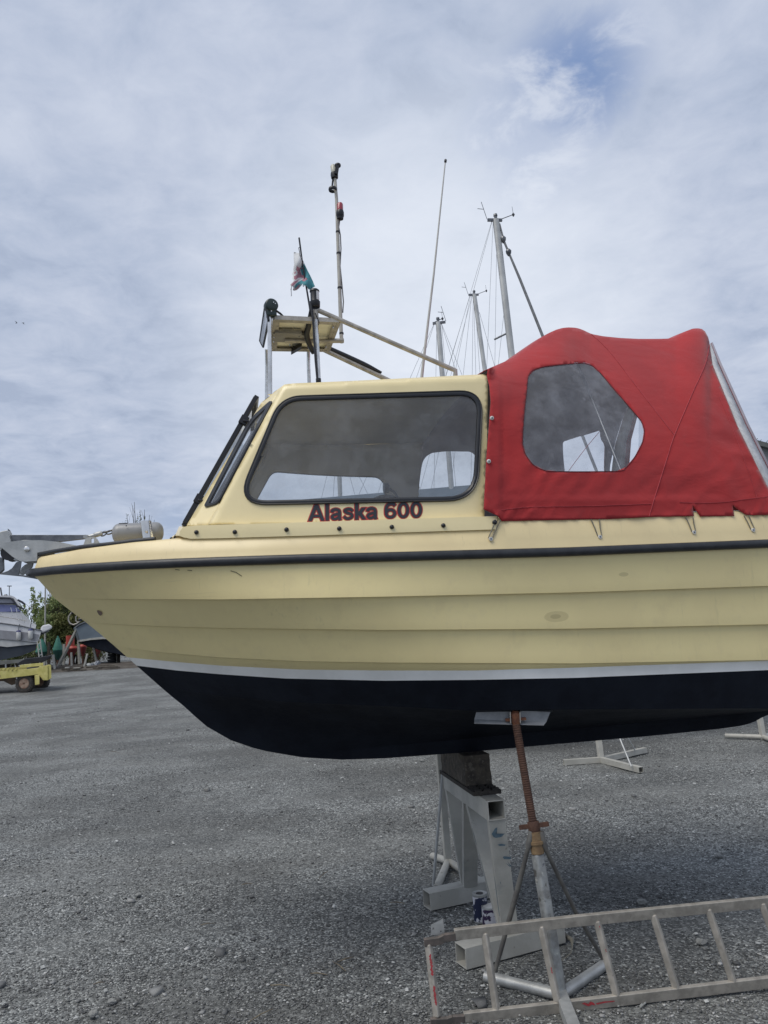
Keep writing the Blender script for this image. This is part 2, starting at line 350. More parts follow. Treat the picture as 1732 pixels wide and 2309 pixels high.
#PART2
# ------------------------------------------------------------------ ground
def sm(x, a, b): t = min(1, max(0, (x-a)/(b-a))); return t*t*(3-2*t)
def gz(x, y): return 1.0*sm(y, 29, 50)*sm(-x, 2, 9)
def on_g(px, py):                          # ground point, allowing for the rise at the back left
    lo_, hi_ = 20.0, 90.0
    for _ in range(40):
        md = (lo_+hi_)/2; p = PW(px, py, md)
        if p.z > gz(p.x, md): lo_ = md
        else: hi_ = md
    p = PW(px, py, lo_); return Vector((p.x, lo_, gz(p.x, lo_)))
def ground():
    def axis(a, b, fine, k):
        out = []
        u = np.linspace(-1, 1, k)
        return u
    ys = np.concatenate([np.arange(-30, 1.5, 1.5), np.arange(1.5, 12, .07), np.geomspace(12, 500, 90)])
    xs = np.concatenate([-np.geomspace(6, 500, 50)[::-1], np.arange(-5.93, 5.95, .08), np.geomspace(6, 500, 50)])
    vs = []; nx = len(xs); ny = len(ys)
    for y in ys:
        for x in xs:
            near = 1-sm(abs(y-6), 9, 30)
            d = (noise.noise(Vector((x*.9, y*1.6, 0)))*.018+noise.noise(Vector((x*5, y*5, 3)))*.006+noise.noise(Vector((x*12, y*12, 5)))*.005)*near
            vs.append((x, y, gz(x, y)+d-.006))
    fs = [(j*nx+i, j*nx+i+1, (j+1)*nx+i+1, (j+1)*nx+i) for j in range(ny-1) for i in range(nx-1)]
    m = bpy.data.materials.new('gravel_ground'); m.use_nodes = True; t = NT(m.node_tree)
    co = t.n('ShaderNodeTexCoord').outputs['Object']
    v1 = t.n('ShaderNodeTexVoronoi', {'Vector': co, 'Scale': 85.0}); v2 = t.n('ShaderNodeTexVoronoi', {'Vector': co, 'Scale': 34.0})
    g1 = t.n('ShaderNodeSeparateColor', {0: v1.outputs['Color']}).outputs[0]; g2 = t.n('ShaderNodeSeparateColor', {0: v2.outputs['Color']}).outputs[1]
    c = t.ramp(g1, [(0, (.045, .047, .048)), (.5, (.115, .120, .121)), (.85, (.23, .237, .237)), (1, (.48, .49, .48))])
    c = t.mix(t.m('MULTIPLY', t.sstep(g2, .86, .95), .45), c, (.33, .335, .33))
    dirt = t.sstep(t.n('ShaderNodeTexNoise', {'Vector': t.n('ShaderNodeMapping', {0: co, 3: (.35, 1.0, 1), 2: (0, 0, R_(16))}).outputs[0], 'Scale': .9, 'Detail': 6.0, 'Roughness': .6}).outputs[0], .44, .60)
    c = t.mix(t.m('MULTIPLY', dirt, .5), c, (.105, .106, .103))
    big = t.noise(co, .5, 5, .6); c = t.mix(t.sstep(big, .38, .62), t.mix(1.0, c, (.86, .87, .86), 'MULTIPLY'), t.mix(1.0, c, (1.34, 1.36, 1.34), 'MULTIPLY'))
    tr = t.sstep(t.n('ShaderNodeTexNoise', {'Vector': t.n('ShaderNodeMapping', {0: co, 3: (.05, 1.3, 1), 2: (0, 0, R_(12))}).outputs[0], 'Scale': 1.2, 'Detail': 3.0}).outputs[0], .5, .66)
    c = t.mix(t.m('MULTIPLY', tr, .12), c, (.075, .074, .072))
    sp = t.noise(co, 9, 8, .8); c = t.mix(t.m('MULTIPLY', t.sstep(sp, .50, .66), .45), c, (.21, .215, .21)); c = t.mix(t.m('MULTIPLY', t.sstep(sp, .47, .34), .5), c, (.055, .056, .056))
    s2 = t.noise(co, 3.5, 9, .85); c = t.mix(t.m('MULTIPLY', t.sstep(s2, .56, .70), .55), c, (.27, .275, .27)); c = t.mix(t.m('MULTIPLY', t.sstep(s2, .43, .32), .5), c, (.05, .051, .05))
    h = t.m('ADD', t.m('MULTIPLY', v1.outputs['Distance'], -.9), t.m('ADD', t.m('MULTIPLY', v2.outputs['Distance'], -.5), t.m('MULTIPLY', t.noise(co, 140, 4), .5)))
    h = t.m('MULTIPLY', h, t.m('SUBTRACT', 1.0, t.m('MULTIPLY', dirt, .6)))
    nb = t.n('ShaderNodeBump', {'Height': h, 'Strength': .8, 'Distance': .016}).outputs[0]
    p = t.n('ShaderNodeBsdfPrincipled', {'Base Color': c, 'Roughness': .92, 'Normal': nb, 'Specular IOR Level': .3})
    t.n('ShaderNodeOutputMaterial', {0: p.outputs[0]})
    mb = MB(); mb.v = [Vector(q) for q in vs]; mb.f = fs; mb.m = [0]*len(fs)
    o = mb.build('ground', m, smooth=180); tag(o, None, None, None, 'structure')
    # loose crushed stone: thousands of small angular pebbles on the sheet
    m2 = bpy.data.materials.new('gravel_stone'); m2.use_nodes = True; t = NT(m2.node_tree)
    rn = t.n('ShaderNodeNewGeometry').outputs['Random Per Island']
    c = t.ramp(rn, [(0, (.085, .087, .089)), (.4, (.15, .155, .157)), (.75, (.25, .257, .255)), (.93, (.36, .365, .36)), (1, (.72, .72, .70))])
    c = t.mix(t.m('MULTIPLY', t.noise(t.n('ShaderNodeTexCoord').outputs['Object'], 90, 3), .5), c, (.10, .098, .094))
    p = t.n('ShaderNodeBsdfPrincipled', {'Base Color': c, 'Roughness': .9, 'Specular IOR Level': .3}); t.n('ShaderNodeOutputMaterial', {0: p.outputs[0]})
    N = 190000
    Y = 3.1+ (rng.random(N)**2.3)*26; X = (rng.random(N)-.5)*(Y*1.12+.6)
    dn = np.array([noise.noise(Vector((x*.35, y*1.0, 9))) for x, y in zip(X, Y)]); keep = rng.random(N) < (.52+dn*1.9); X = X[keep]; Y = Y[keep]
    n = len(X); S = .0020+.0038*rng.random(n)**2.4; big_ = rng.random(n) < .02; S[big_] *= 2.3; bb = rng.random(n) < .0003; S[bb] = .022+rng.random(bb.sum())*.012
    S *= (1+np.clip(Y-5, 0, 20)*.018)
    cube = np.array([(x, y, z) for z in (-1, 1) for y in (-1, 1) for x in (-1, 1)], float)
    V = cube[None]*(1+(rng.random((n, 8, 3))-.5)*.9); V *= S[:, None, None]*np.stack([.8+rng.random(n)*.6, .7+rng.random(n)*.5, .35+rng.random(n)*.35], 1)[:, None, :]
    a = rng.random(n)*6.28; ca = np.cos(a)[:, None]; sa = np.sin(a)[:, None]
    x_ = V[:, :, 0]*ca-V[:, :, 1]*sa; y_ = V[:, :, 0]*sa+V[:, :, 1]*ca; tl = (rng.random((n, 1))-.5)*.6
    z_ = V[:, :, 2]+x_*tl+S[:, None]*.30
    gzv = np.array([(noise.noise(Vector((x*.9, y*1.6, 0)))*.018+noise.noise(Vector((x*5, y*5, 3)))*.006+noise.noise(Vector((x*12, y*12, 5)))*.005)*(1-sm(abs(y-6), 9, 30)) for x, y in zip(X, Y)])
    Vv = np.stack([x_+X[:, None], y_+Y[:, None], z_+gzv[:, None]-.004], 2).reshape(-1, 3)
    q = np.array([(0, 2, 3, 1), (4, 5, 7, 6), (0, 1, 5, 4), (2, 6, 7, 3), (0, 4, 6, 2), (1, 3, 7, 5)]); Fq = (q[None]+np.arange(n)[:, None, None]*8).reshape(-1, 4)
    me = bpy.data.meshes.new('loose_gravel'); me.vertices.add(len(Vv)); me.vertices.foreach_set('co', Vv.ravel())
    me.loops.add(Fq.size); me.loops.foreach_set('vertex_index', Fq.ravel().astype(np.int32)); me.polygons.add(len(Fq)); me.polygons.foreach_set('loop_start', np.arange(0, Fq.size, 4, dtype=np.int32))
    me.update(calc_edges=True); me.materials.append(m2)
    o = bpy.data.objects.new('loose_gravel', me); COL.objects.link(o); tag(o, 'loose grey crushed stone scattered over the yard', 'gravel', None, 'stuff')
    m3 = mat('straw_twig', (.20, .17, .12), (.09, .075, .06), 20, .9)
    mb = MB()
    for (px, py, dx, dy) in [(880, 2035, 32, 2), (760, 2170, 38, -12), (700, 2195, 38, 3), (560, 2305, 55, -30), (452, 2086, 30, -4), (610, 2222, 45, 2), (720, 1980, 20, -16), (250, 1694, 18, 3), (545, 1995, 24, -3), (210, 2220, 26, -5), (780, 2190, -30, -22)]:
        a = G(px, py, .012); b = G(px+dx, py+dy, .014); mb.tube([a, (a+b)/2+Vector((0, 0, .006)), b], [.003, .004, .002], 5)
    o = mb.build('dry_twigs', m3); tag(o, 'thin dry twigs scattered on the gravel in front of the bow', 'twigs', None, 'stuff')
ground()
def chips():
    mb = MB(); r2 = random.Random(12)
    for i in range(5200):
        Y = 3.3+r2.random()**1.6*38; X = (r2.random()-.5)*Y*1.15; s = (.005+.010*r2.random()**2)*(1+Y*.035); a = r2.uniform(0, 3.14); h = s*r2.uniform(.2, .5)
        u = Vector((math.cos(a), math.sin(a), r2.uniform(-.3, .3)))*s; v = Vector((-math.sin(a), math.cos(a), r2.uniform(-.3, .3)))*s*r2.uniform(.4, .9); c = Vector((X, Y, gz(X, Y)+.004+h*.4))
        k = r2.uniform(.3, .8); b = [c-u-v*k, c+u*k-v, c+u+v*k, c-u*k+v]; t = [p*.35+c*.65+Vector((0, 0, h)) for p in b]; t = [(p+c)/2+Vector((0, 0, h)) for p in b]
        mb.add(b+t, [(4, 5, 6, 7), (0, 1, 5, 4), (1, 2, 6, 5), (2, 3, 7, 6), (3, 0, 4, 7)])
    o = mb.build('stone_chips', mat('pale_stone_chip', (.46, .47, .46), (.24, .25, .245), 3, .8, thr=(.45, .55)), None, 0); tag(o, 'pale stone chips lying loose over the grey gravel', None, None, 'stuff')
chips()
# ------------------------------------------------------------------ the boat
bp = B(1000, 1700, 0)
boat = thing('cabin_boat', 'cream cabin cruiser with navy bottom and red canvas canopy, standing on a trestle', 'boat', (bp.x, bp.y, 0), math.atan(KY))
SB = 1.07
PXE = 1768
_br0 = tab([(66, .02), (72, .075), (84, .135), (100, .19), (130, .265), (200, .42), (300, .58), (400, .70), (500, .79), (650, .88), (850, .96), (1100, 1.0), (1400, 1.0), (1768, .96)])
_bx = np.arange(66, 1790, 2.0); _by = np.array([_br0(x) for x in _bx]); _bs = np.array([np.mean([_br0(max(66, x+d)) for d in np.linspace(-1, 1, 15)*min(110, max(2, (x-90)*.35))]) for x in _bx])
_br = lambda x: float(np.interp(x, _bx, _bs))
b_rail = lambda x: _br(x)*SB
y_rail = tab([(66, 1292), (120, 1286), (181, 1281), (301, 1274), (400, 1269.5), (497, 1266), (700, 1259.5), (866, 1255.6), (1284, 1244), (1732, 1225.6), (1768, 1224)])
stem = [(74, 1297), (83, 1304), (130, 1348), (181, 1393), (247, 1447), (307, 1500), (377, 1562), (422, 1598), (459, 1634), (522, 1670), (585, 1691), (679, 1707), (773, 1713), (867, 1710), (1044, 1697), (1253, 1678), (1462, 1660), (1618, 1644), (1670, 1637), (1700, 1629), (1712, 1621), (1732, 1612), (1768, 1600)]
y_stem = tab(stem)
lv = [  # start px, y table, beam factor, fullness
 (74, tab([(74, 1297), (200, 1291), (301, 1283), (497, 1275), (866, 1264), (1284, 1253), (1768, 1233)]), None, 0),
 (120, tab([(120, 1349), (157, 1349.7), (497, 1350.6), (866, 1344.4), (1299, 1334.7), (1732, 1320), (1768, 1319)]), .955, 2.6),
 (190, tab([(190, 1402), (208, 1404.6), (300, 1409), (497, 1415), (866, 1419.6), (1299, 1416.6), (1732, 1406.7), (1768, 1405)]), .925, 2.3),
 (256, tab([(256, 1456), (262, 1458), (350, 1469), (497, 1481.5), (680, 1490), (866, 1493), (1299, 1495), (1732, 1487), (1768, 1486)]), .902, 2.1),
 (286, tab([(286, 1482), (390, 1492), (497, 1501), (680, 1510), (866, 1512), (1075, 1512), (1299, 1505.5), (1732, 1489.8), (1768, 1488.5)]), .894, 2.0),
 (308, tab([(308, 1501), (400, 1512), (497, 1520.4), (643, 1530), (866, 1535), (1075, 1533), (1299, 1528.5), (1732, 1511), (1768, 1509.5)]), .886, 1.95),
 (360, tab([(360, 1547), (500, 1570), (650, 1583), (866, 1592), (1060, 1602), (1247, 1600), (1732, 1597), (1768, 1592)]), .815, 1.8),
 (600, tab([(600, 1694), (700, 1700), (800, 1690), (866, 1683), (1231, 1649), (1500, 1626), (1732, 1603), (1768, 1598)]), .06, 3.0),
 (700, tab([(700, 1709)] + [q for q in stem if q[0] > 730]), .028, 3.0)]
NC = 110
def lpt(i, s):
    p0, yt, F, p = lv[i]; px = p0+(PXE-p0)*s
    if F is None: b = b_rail(px)-.012
    else: b = (1-(1-min(1, (px-p0)/900))**p)*F*SB*(_br(px)/1.0 if px > 1300 else 1)
    y = yt(px)
    if i >= 1: y = yt(px)*min(1, s*700)+y_stem(px)*(1-min(1, s*700))
    return px, y, b
def hull_patch(mb, i0, i1, mi, rows=3, step=True):
    grid = []
    for j in range(NC+1):
        s = (j/NC)**1.35; a = lpt(i0, s); c = lpt(i1, s); fade = min(1, s*9)
        colp = []
        for r in range(rows+1):
            t = r/rows; px = a[0]*(1-t)+c[0]*t; py = a[1]*(1-t)+c[1]*t; b = a[2]*(1-t)+c[2]*t
            w0 = max(0.0, 1-s/.22)**2; spx = lv[i0][0]*(1-t)+lv[i1][0]*t; py += (y_stem(spx)-(y_stem(lv[i0][0])*(1-t)+y_stem(lv[i1][0])*t))*w0
            if i0 >= 6: b = b*(1-w0*math.sin(math.pi*t)*.5)
            if i0 in (0, 1, 2, 3) and step: b += .006*math.sin(math.pi*t)*fade
            if i1 in (1, 2, 3) and r == rows and step: b += .020*fade; py += 1.0*fade
            if i1 in (1, 2, 3) and r == rows-1 and step: b += .012*fade
            colp.append(B(px, py, max(b, 0.0)))
        if i1 in (1, 2, 3) and step:
            px, py, b = c; colp.append(B(px, py+2.2*fade, max(b-.004*fade, 0)))
        grid.append(colp)
    k = len(grid[0])
    for side in (0, 1):
        vs = [(mir(p) if side else p) for cpt in grid for p in cpt]
        fs = [(j*k+r, j*k+r+1, (j+1)*k+r+1, (j+1)*k+r) for j in range(NC) for r in range(k-1)]
        if side: fs = [f[::-1] for f in fs]
        mb.add(vs, fs, mi)
    return grid
hb = MB(); grids = []
for i, m_ in ((0, 0), (1, 0), (2, 0), (3, 0), (4, 1), (5, 2), (6, 2), (7, 2)):
    grids.append(hull_patch(hb, i, i+1, m_, 4 if i < 4 else (3 if i == 4 else 9)))
for g_, m_ in zip(grids, (0, 0, 0, 0, 1, 2, 2, 2)):   # transom
    L = g_[-1]
    for a, c in zip(L, L[1:]): hb.add([a, c, mir(c), mir(a)], [(0, 1, 2, 3)], m_)
hull = hb.build('hull', [M_hull, M_stripe, M_navy], boat, smooth=28)
# topside moulding above the rail and the deck
yT = tab([(84, 1264), (90, 1257), (120, 1251), (181, 1239), (301, 1223), (401, 1214.5), (500, 1211.5), (700, 1205), (1119, 1191), (1127, 1160), (1400, 1157), (1732, 1150), (1768, 1149)])
b_T = lambda x: max(.012, b_rail(x)-.050-.03*min(1, max(0, (300-x)/200))*0)
gb = MB(); gr = []
for j in range(NC+1):
    s = (j/NC)**1.3; px = 84+(PXE-84)*s; pxl = min(px, 76+(PXE-76)*s) if px < 900 else px
    c = [B(pxl, y_rail(pxl)-3, b_rail(pxl)-.006), B((pxl+px)/2, (y_rail(px)-9)*.7+yT(px)*.3, b_T(px)+.022), B(px, yT(px)+3, b_T(px)+.005), B(px, yT(px), b_T(px)-.010), B(px, yT(px)-.8, max(b_T(px)-.03, .004))]
    e = c[-1]; off = bside(e)
    cen = e+BN*off+Vector((0, 0, .012*min(1, off))); c += [e*.5+cen*.5+Vector((0, 0, .006*min(1, off))), cen]; gr.append(c)
k = len(gr[0])
for side in (0, 1):
    vs = [(mir(p) if side else p) for c in gr for p in c]; fs = [(j*k+r, (j+1)*k+r, (j+1)*k+r+1, j*k+r+1) for j in range(NC) for r in range(k-1)]
    if not side: fs = [f[::-1] for f in fs]
    gb.add(vs, fs)
L = gr[-1][:4]; gb.add(L+[mir(q) for q in L[::-1]], [tuple(range(8))])
deck = gb.build('deck', M_top, boat, smooth=50, merge=.0005)
# rubbing rail
rp = [B(px, y_rail(px), b_rail(px)) for px in np.concatenate([np.linspace(66, 130, 14), np.linspace(140, 400, 22), np.linspace(420, PXE, 60)])]
pts = rp[::-1]+[mir(q) for q in rp[1:]]
MB().tube(pts, .0265, 12, flat=.85).build('rubbing_rail', M_rub, boat, 60)
cap = [(88, 1250), (130, 1242), (181, 1234), (240, 1228), (301, 1220.5), (350, 1215.5)]
cp_ = [B(x, y, max(.03, b_T(x)-.03)) for x, y in cap]
MB().tube(cp_[::-1]+[mir(q) for q in cp_[1:]], .014, 8, flat=.8).build('bow_capping', M_rub, boat, 60)
# dents and stains on the topsides
def decal(mb, cx, cy, rx, ry, rot, srf, n=18, lift=.0015, wob=.12):
    pts = []
    for j in range(n):
        a = 2*math.pi*j/n; r = 1+wob*math.sin(3*a+cx); x = rx*math.cos(a)*r; y = ry*math.sin(a)*r
        pts.append(srf(cx+x*math.cos(rot)-y*math.sin(rot), cy+x*math.sin(rot)+y*math.cos(rot))-BN*lift)
    c = sum(pts, Vector())/n; return mb.add([c]+pts, [(0, 1+(j+1) % n, 1+j) for j in range(n)])
def hsurf(px, py):                          # a point on the near topsides
    best = None
    for i in range(0, 5):
        def both(s_):
            a = lpt(i, s_); c = lpt(i+1, s_); return a, c
        lo_, hi_ = 0.0, 1.0
        for _ in range(30):
            md = (lo_+hi_)/2; a, c = both(md); t = min(1, max(0, (py-a[1])/(c[1]-a[1]+1e-6))); x = a[0]*(1-t)+c[0]*t
            if x < px: lo_ = md
            else: hi_ = md
        a, c = both(lo_)
        if a[1] <= py <= c[1] or i == 4:
            t = min(1, max(0, (py-a[1])/(c[1]-a[1]+1e-6))); return B(px, py, a[2]*(1-t)+c[2]*t+.007)
    return B(px, py, 1)
mb = MB(); decal(mb, 225, 1382, 7, 4.2, .8, hsurf, lift=.004)
mb.build('drain_plug', mat('plug_brown', (.22, .16, .12), None, 10, .6), hull, 0)
mst = mat('hull_stain', (.30, .275, .145), (.33, .30, .15), 20, .5)

def add_stains(m, spots):                    # faint water stains at fixed places on the boat's own side
    nt = m.node_tree; t = NT.__new__(NT); t.t = nt
    pb = [n for n in nt.nodes if n.type == 'BSDF_PRINCIPLED'][0]; src = pb.inputs['Base Color'].links[0].from_socket
    co = t.n('ShaderNodeTexCoord').outputs['Object']; nz = t.noise(co, 9, 5, .6); c = src
    for (p, r, amt, colr) in spots:
        dv = t.n('ShaderNodeVectorMath', {0: t.vm('SUBTRACT', co, tuple(p)), 1: (1/r[0], 0, 1/r[1])}, operation='MULTIPLY').outputs[0]
        f = t.sstep(t.m('ADD', t.vm('LENGTH', dv), t.m('MULTIPLY', t.m('SUBTRACT', nz, .5), .5)), 1.0, .86)
        c = t.mix(t.m('MULTIPLY', f, amt), c, colr)
    for k, (a, b_, amt) in enumerate(((4.0, 30, .22), (11.0, 55, .16))):   # chalky bloom and fine scuffs
        f = t.sstep(t.noise(t.vm('ADD', co, (k*3.1, 1.7, k)), a, 7, .7), .52, .70); c = t.mix(t.m('MULTIPLY', f, amt), c, (.62, .52, .31) if k else (.58, .47, .25))
    mp = t.n('ShaderNodeMapping', {0: co, 3: (1.1, 1, 46)}).outputs[0]; f = t.sstep(t.noise(mp, 1.0, 3), .70, .76); c = t.mix(t.m('MULTIPLY', f, .30), c, (.40, .34, .20))
    nt.links.new(c, pb.inputs['Base Color'])
iv = INV[boat.name]; loc_ = lambda x, y: tuple(iv @ B(x, y, .95))
add_stains(M_hull, [(loc_(1245, 1391), (.082, .034), .40, (.42, .35, .17)), (loc_(1243, 1391), (.035, .014), .5, (.37, .31, .15)), (loc_(1390, 1298), (.032, .013), .45, (.40, .34, .17))])
for (x, y, dx, dy) in [(395, 1284.5, 10, 1), (423, 1286, 10, .5), (520, 1287, 25, 12)]:
    a = hsurf(x, y); b = hsurf(x+dx, y+dy); c = hsurf(x+dx*.5, y+dy*.3); MB().tube([a, c, b], .0016, 5).build('scratch', mat('scratch_dark', (.06, .055, .04), None, 10, .8), hull, 0)
# ---- cabin
CT = [(470, 1182), (633, 873), (641, 867), (660, 864.5), (800, 858.5), (1098, 843.5), (1101, 875), (1098, 1000), (1094, 1120), (1092, 1175)]
def b_cab(px, py): return b_T(max(px, 300))-.035-.105*(1182-py)/320
def dseg(p, a, b):
    a = Vector(a); b = Vector(b); p = Vector(p); t = max(0, min(1, (p-a).dot(b-a)/((b-a).length_squared))); return (p-a-(b-a)*t).length
def csurf(px, py):
    d = min(dseg((px, py), CT[i], CT[i+1]) for i in range(0, 5)); r = 11.0
    f = 0 if d > r else 1-math.sqrt(max(0, 1-(1-d/r)**2)); return B(px, py, b_cab(px, py)-.028*f)
WS = rpoly([(634, 897, 46), (1086, 883, 52), (1074, 1126, 66), (534, 1137, 70)], 9)
WS = dens_(WS, 9); WS = dens_(WS, 9); WS_hole = offs(WS, 5)
cb = MB()
near = MB(); panel(near, CT, [WS_hole], csurf, 9)
def unmir(pts, bf, guess=(1000, 950)):    # outline seen on the far side -> the same outline on the near side
    out = []
    for (tx, ty) in pts:
        x, y = guess
        for _ in range(60):
            qx, qy = proj(mir(B(x, y, bf(x, y)))); x += (tx-qx)*.8; y += (ty-qy)*.8
        out.append((x, y))
    return out
WS_ = dens_(rpoly([(*q, r) for q, r in zip(unmir([(611, 1058), (871, 1071), (874, 1160), (548, 1172)], b_cab), (26, 44, 40, 30))], 7), 9)
farp = MB(); panel(farp, CT, [offs(WS_, 5)], csurf, 9)
cb.add(near.v, near.f); cb.add([mir(p) for p in farp.v], [f[::-1] for f in farp.f])
# quarter panels
QL = lambda y: 470+(633-470)*(1182-y)/(1182-873)      # pillar edge
QF = lambda y: 421+(589-421)*(1182-y)/(1182-908)      # front edge
def qsurf(px, py):
    a = QF(py); b = QL(py); t = min(1.0, max(0, (px-a)/(b-a))); bb = b_cab(b, py)-.028
    return B(px, py, .47*(1-t)+bb*t)
QO = [(421, 1184), (470, 1184), (633, 873), (589, 908)]
QW = rpoly([(613, 906, 5), (494, 1134, 14), (465, 1142, 4), (566, 948, 26)], 6); QW = dens_(QW, 9); QW = dens_(QW, 9)
q = MB(); panel(q, QO, [offs(QW, 1)], qsurf, 8)
for side in (0, 1): cb.add([(mir(p) if side else p) for p in q.v], [(f[::-1] if side else f) for f in q.f])
# roof and visor
top = [B(x, y, b_cab(x, y)-.028) for x, y in [(633, 873), (641, 867), (660, 864.5), (800, 858.5), (1098, 843.5)]]
rows = []
for p in top:
    o_ = bside(p); rows.append([p+BN*o_*(2*t)+Vector((0, 0, .055*math.sin(math.pi*t))) for t in np.linspace(0, 1, 13)])
F1 = B(589, 908, .47); o1 = bside(F1); rows = [[F1+BN*o1*2*t+Vector((0, 0, .04*math.sin(math.pi*t))) for t in np.linspace(0, 1, 13)]]+rows
cb.add([p for r in rows for p in r], [(i*13+j, i*13+j+1, (i+1)*13+j+1, (i+1)*13+j) for i in range(len(rows)-1) for j in range(12)])
# front face with opening window
fa, fb = B(421, 1184, .47), B(589, 908, .47); fb2 = mir(fb); fa2 = mir(fa)
def fq(s, t): return (fa*(1-s)+fa2*s)*(1-t)+(fb*(1-s)+fb2*s)*t
g_ = [0, .1, .9, 1]; vs = [fq(s, t) for t in (0, .14, .93, 1) for s in g_]
cb.add(vs, [(i*4+j, i*4+j+1, (i+1)*4+j+1, (i+1)*4+j) for i in range(3) for j in range(3) if not (i == 1 and j == 1)])
cabin = cb.build('cabin', [M_cab, M_inner], boat, smooth=40, merge=.004, out=True, solid=.014); cabin.modifiers['thick'].material_offset = 1; cabin.modifiers['thick'].material_offset_rim = 0
bg_ = Vector(-BN)
for side in (0, 1):
    fx = (lambda p: mir(p)) if side else (lambda p: p)
    # side window
    mb = MB(); gasket(mb, WS_ if side else WS, 8, 4, lambda x, y: B(x, y, b_cab(x, y)), .014, bg_)
    mb.v = [fx(p) for p in mb.v]; wf = mb.build('window_frame', M_gask, boat, 50)
    mb = MB(); panel(mb, offs(WS_ if side else WS, 3), [], lambda x, y: B(x, y, b_cab(x, y)-.003), 40); mb.v = [fx(p) for p in mb.v]
    mb.build('window_glass', M_gl, wf, 180)
    mb = MB(); nq = (qsurf(540, 1000)-qsurf(540, 1000)).normalized() if False else Vector((-.72, -.6, .2)).normalized()
    gasket(mb, QW, 4, 3, qsurf, .012, nq); mb.v = [fx(p) for p in mb.v]; wf = mb.build('window_frame', M_gask, boat, 50)
    mb = MB(); panel(mb, offs(QW, 1), [], qsurf, 25); mb.v = [fx(p) for p in mb.v]; mb.build('window_glass', M_gl, wf, 180)
# opening windscreen hatch: a black frame standing proud of the front face
pa, pb = B(417, 1180, .44), B(577, 897, .44); pa2, pb2 = mir(pa), mir(pb)
tdir = (pb-pa).normalized(); fn = tdir.cross(pa2-pa).normalized()
if fn.x > 0: fn = -fn
mb = MB()
for a, b in ((pa, pb), (pa2, pb2), (pa, pa2), (pb, pb2)): mb.bar(a, b, .030, .034, fn)
ws = mb.build('windscreen', M_black, boat, 0, bevel=.003)
mb = MB(); mb.add([pa, pb, pb2, pa2], [(0, 1, 2, 3)]); mb.build('windscreen_glass', M_gl, ws, 0)
for (x, y) in ((550, 948), (449, 1126)):
    c = B(x, y, .455); mb = MB(); mb.bar(c-tdir*.028, c+tdir*.028, .05, .04, fn); mb.tube([c-BN*.03-tdir*.01, c+fn*-.03-BN*.03, c-fn*.065-BN*.02], .008, 8); mb.build('window_catch', [M_black], ws, 0, bevel=.003)
    mb = MB(); c2 = c-fn*.05-BN*.025; mb.bar(c2-tdir*.018, c2+tdir*.018, .04, .012, fn); mb.build('catch_bracket', M_galv, ws, 0, bevel=.002)
# coaming flange around the cabin
FO = [(404, 1208), (406, 1197), (412, 1190), (420, 1186.5), (440, 1184.8), (700, 1177), (900, 1170.6), (1121, 1163.6), (1122, 1193.5), (1000, 1197.5), (700, 1207.5), (500, 1213.5), (430, 1215), (415, 1212)]
mb = MB(); fs_ = lambda x, y: B(x, y, b_T(max(x, 330))+.015-.012*max(0, (1192-y)/30)); panel(mb, FO, [], fs_, 10)
nv = list(mb.v); nf = list(mb.f)
mb2 = MB()
for side in (0, 1): mb2.add([(mir(p) if side else p) for p in nv], [(f[::-1] if side else f) for f in nf])
ft = [(404, 1208), (412, 1190), (420, 1186.5), (440, 1184.8), (700, 1177), (1121, 1163.6)]
ft = ft[:4]+[(x, float(np.interp(x, [440, 700, 900, 1121], [1184.8, 1177, 1170.6, 1163.6]))) for x in range(452, 1121, 12)]+[(1121, 1163.6)]
led = [fs_(x, y+.9)+BN*.001 for x, y in ft[1:]]; ledi = [B(x, y, b_cab(max(x, 470), y)-.09) for x, y in ft[1:]]
for side in (0, 1):
    A_ = [(mir(p) if side else p) for p in led]; Bq = [(mir(p) if side else p) for p in ledi]; n = len(A_)
    mb2.add(A_+Bq, [(i, i+1, n+i+1, n+i) for i in range(n-1)])
fr = [(404, 1208, .70), (398, 1208, .60), (395, 1208.5, .48), (394, 1209, .2), (394, 1209, 0)]; fr2 = [(412, 1190, .70), (408, 1189, .60), (405, 1188, .48), (404, 1187, .2), (404, 1187, 0)]
for side in (0, 1):
    A_ = [B(*q) for q in fr]; Bq = [B(*q) for q in fr2]; Cq = [p+BU*.12 for p in Bq]
    if side: A_ = [mir(p) for p in A_]; Bq = [mir(p) for p in Bq]; Cq = [mir(p) for p in Cq]
    n = len(A_); mb2.add(A_+Bq+Cq, [(i, i+1, n+i+1, n+i) for i in range(n-1)]+[(n+i, n+i+1, 2*n+i+1, 2*n+i) for i in range(n-1)])
lip = [(x, float(np.interp(x, [404, 415, 430, 500, 700, 1000, 1122], [1208, 1212, 1215, 1213.5, 1207.5, 1197.5, 1193.5]))) for x in list(range(404, 1122, 12))+[1122]]
lo_ = [fs_(x, y) for x, y in lip]; li_ = [p+BN*.03+Vector((0, 0, .002)) for p in lo_]
er = [fs_(1121.5, y) for y in (1164, 1179, 1193)]; ei = [p+BN*.06 for p in er]
for side in (0, 1):
    for A_, Bq in ((lo_, li_), (er, ei)):
        A2 = [(mir(p) if side else p) for p in A_]; B2 = [(mir(p) if side else p) for p in Bq]; n = len(A2)
        mb2.add(A2+B2, [(i, i+1, n+i+1, n+i) for i in range(n-1)])
fl = mb2.build('coaming', M_cab, boat, 35)
for (x, y) in [(443, 1200.5), (529.5, 1199.8), (646, 1194.3), (765, 1192), (883.5, 1188.4), (999.5, 1185)]:
    for side in (0, 1):
        c = fs_(x, y); a = c+BN*.004; b = c-BN*.016
        if side: a = mir(a); b = mir(b)
        MB().lathe(a, b, [(0, .013), (.5, .013), (.85, .009), (1, .003)], 14).build('canopy_stud', M_black, fl, 50)
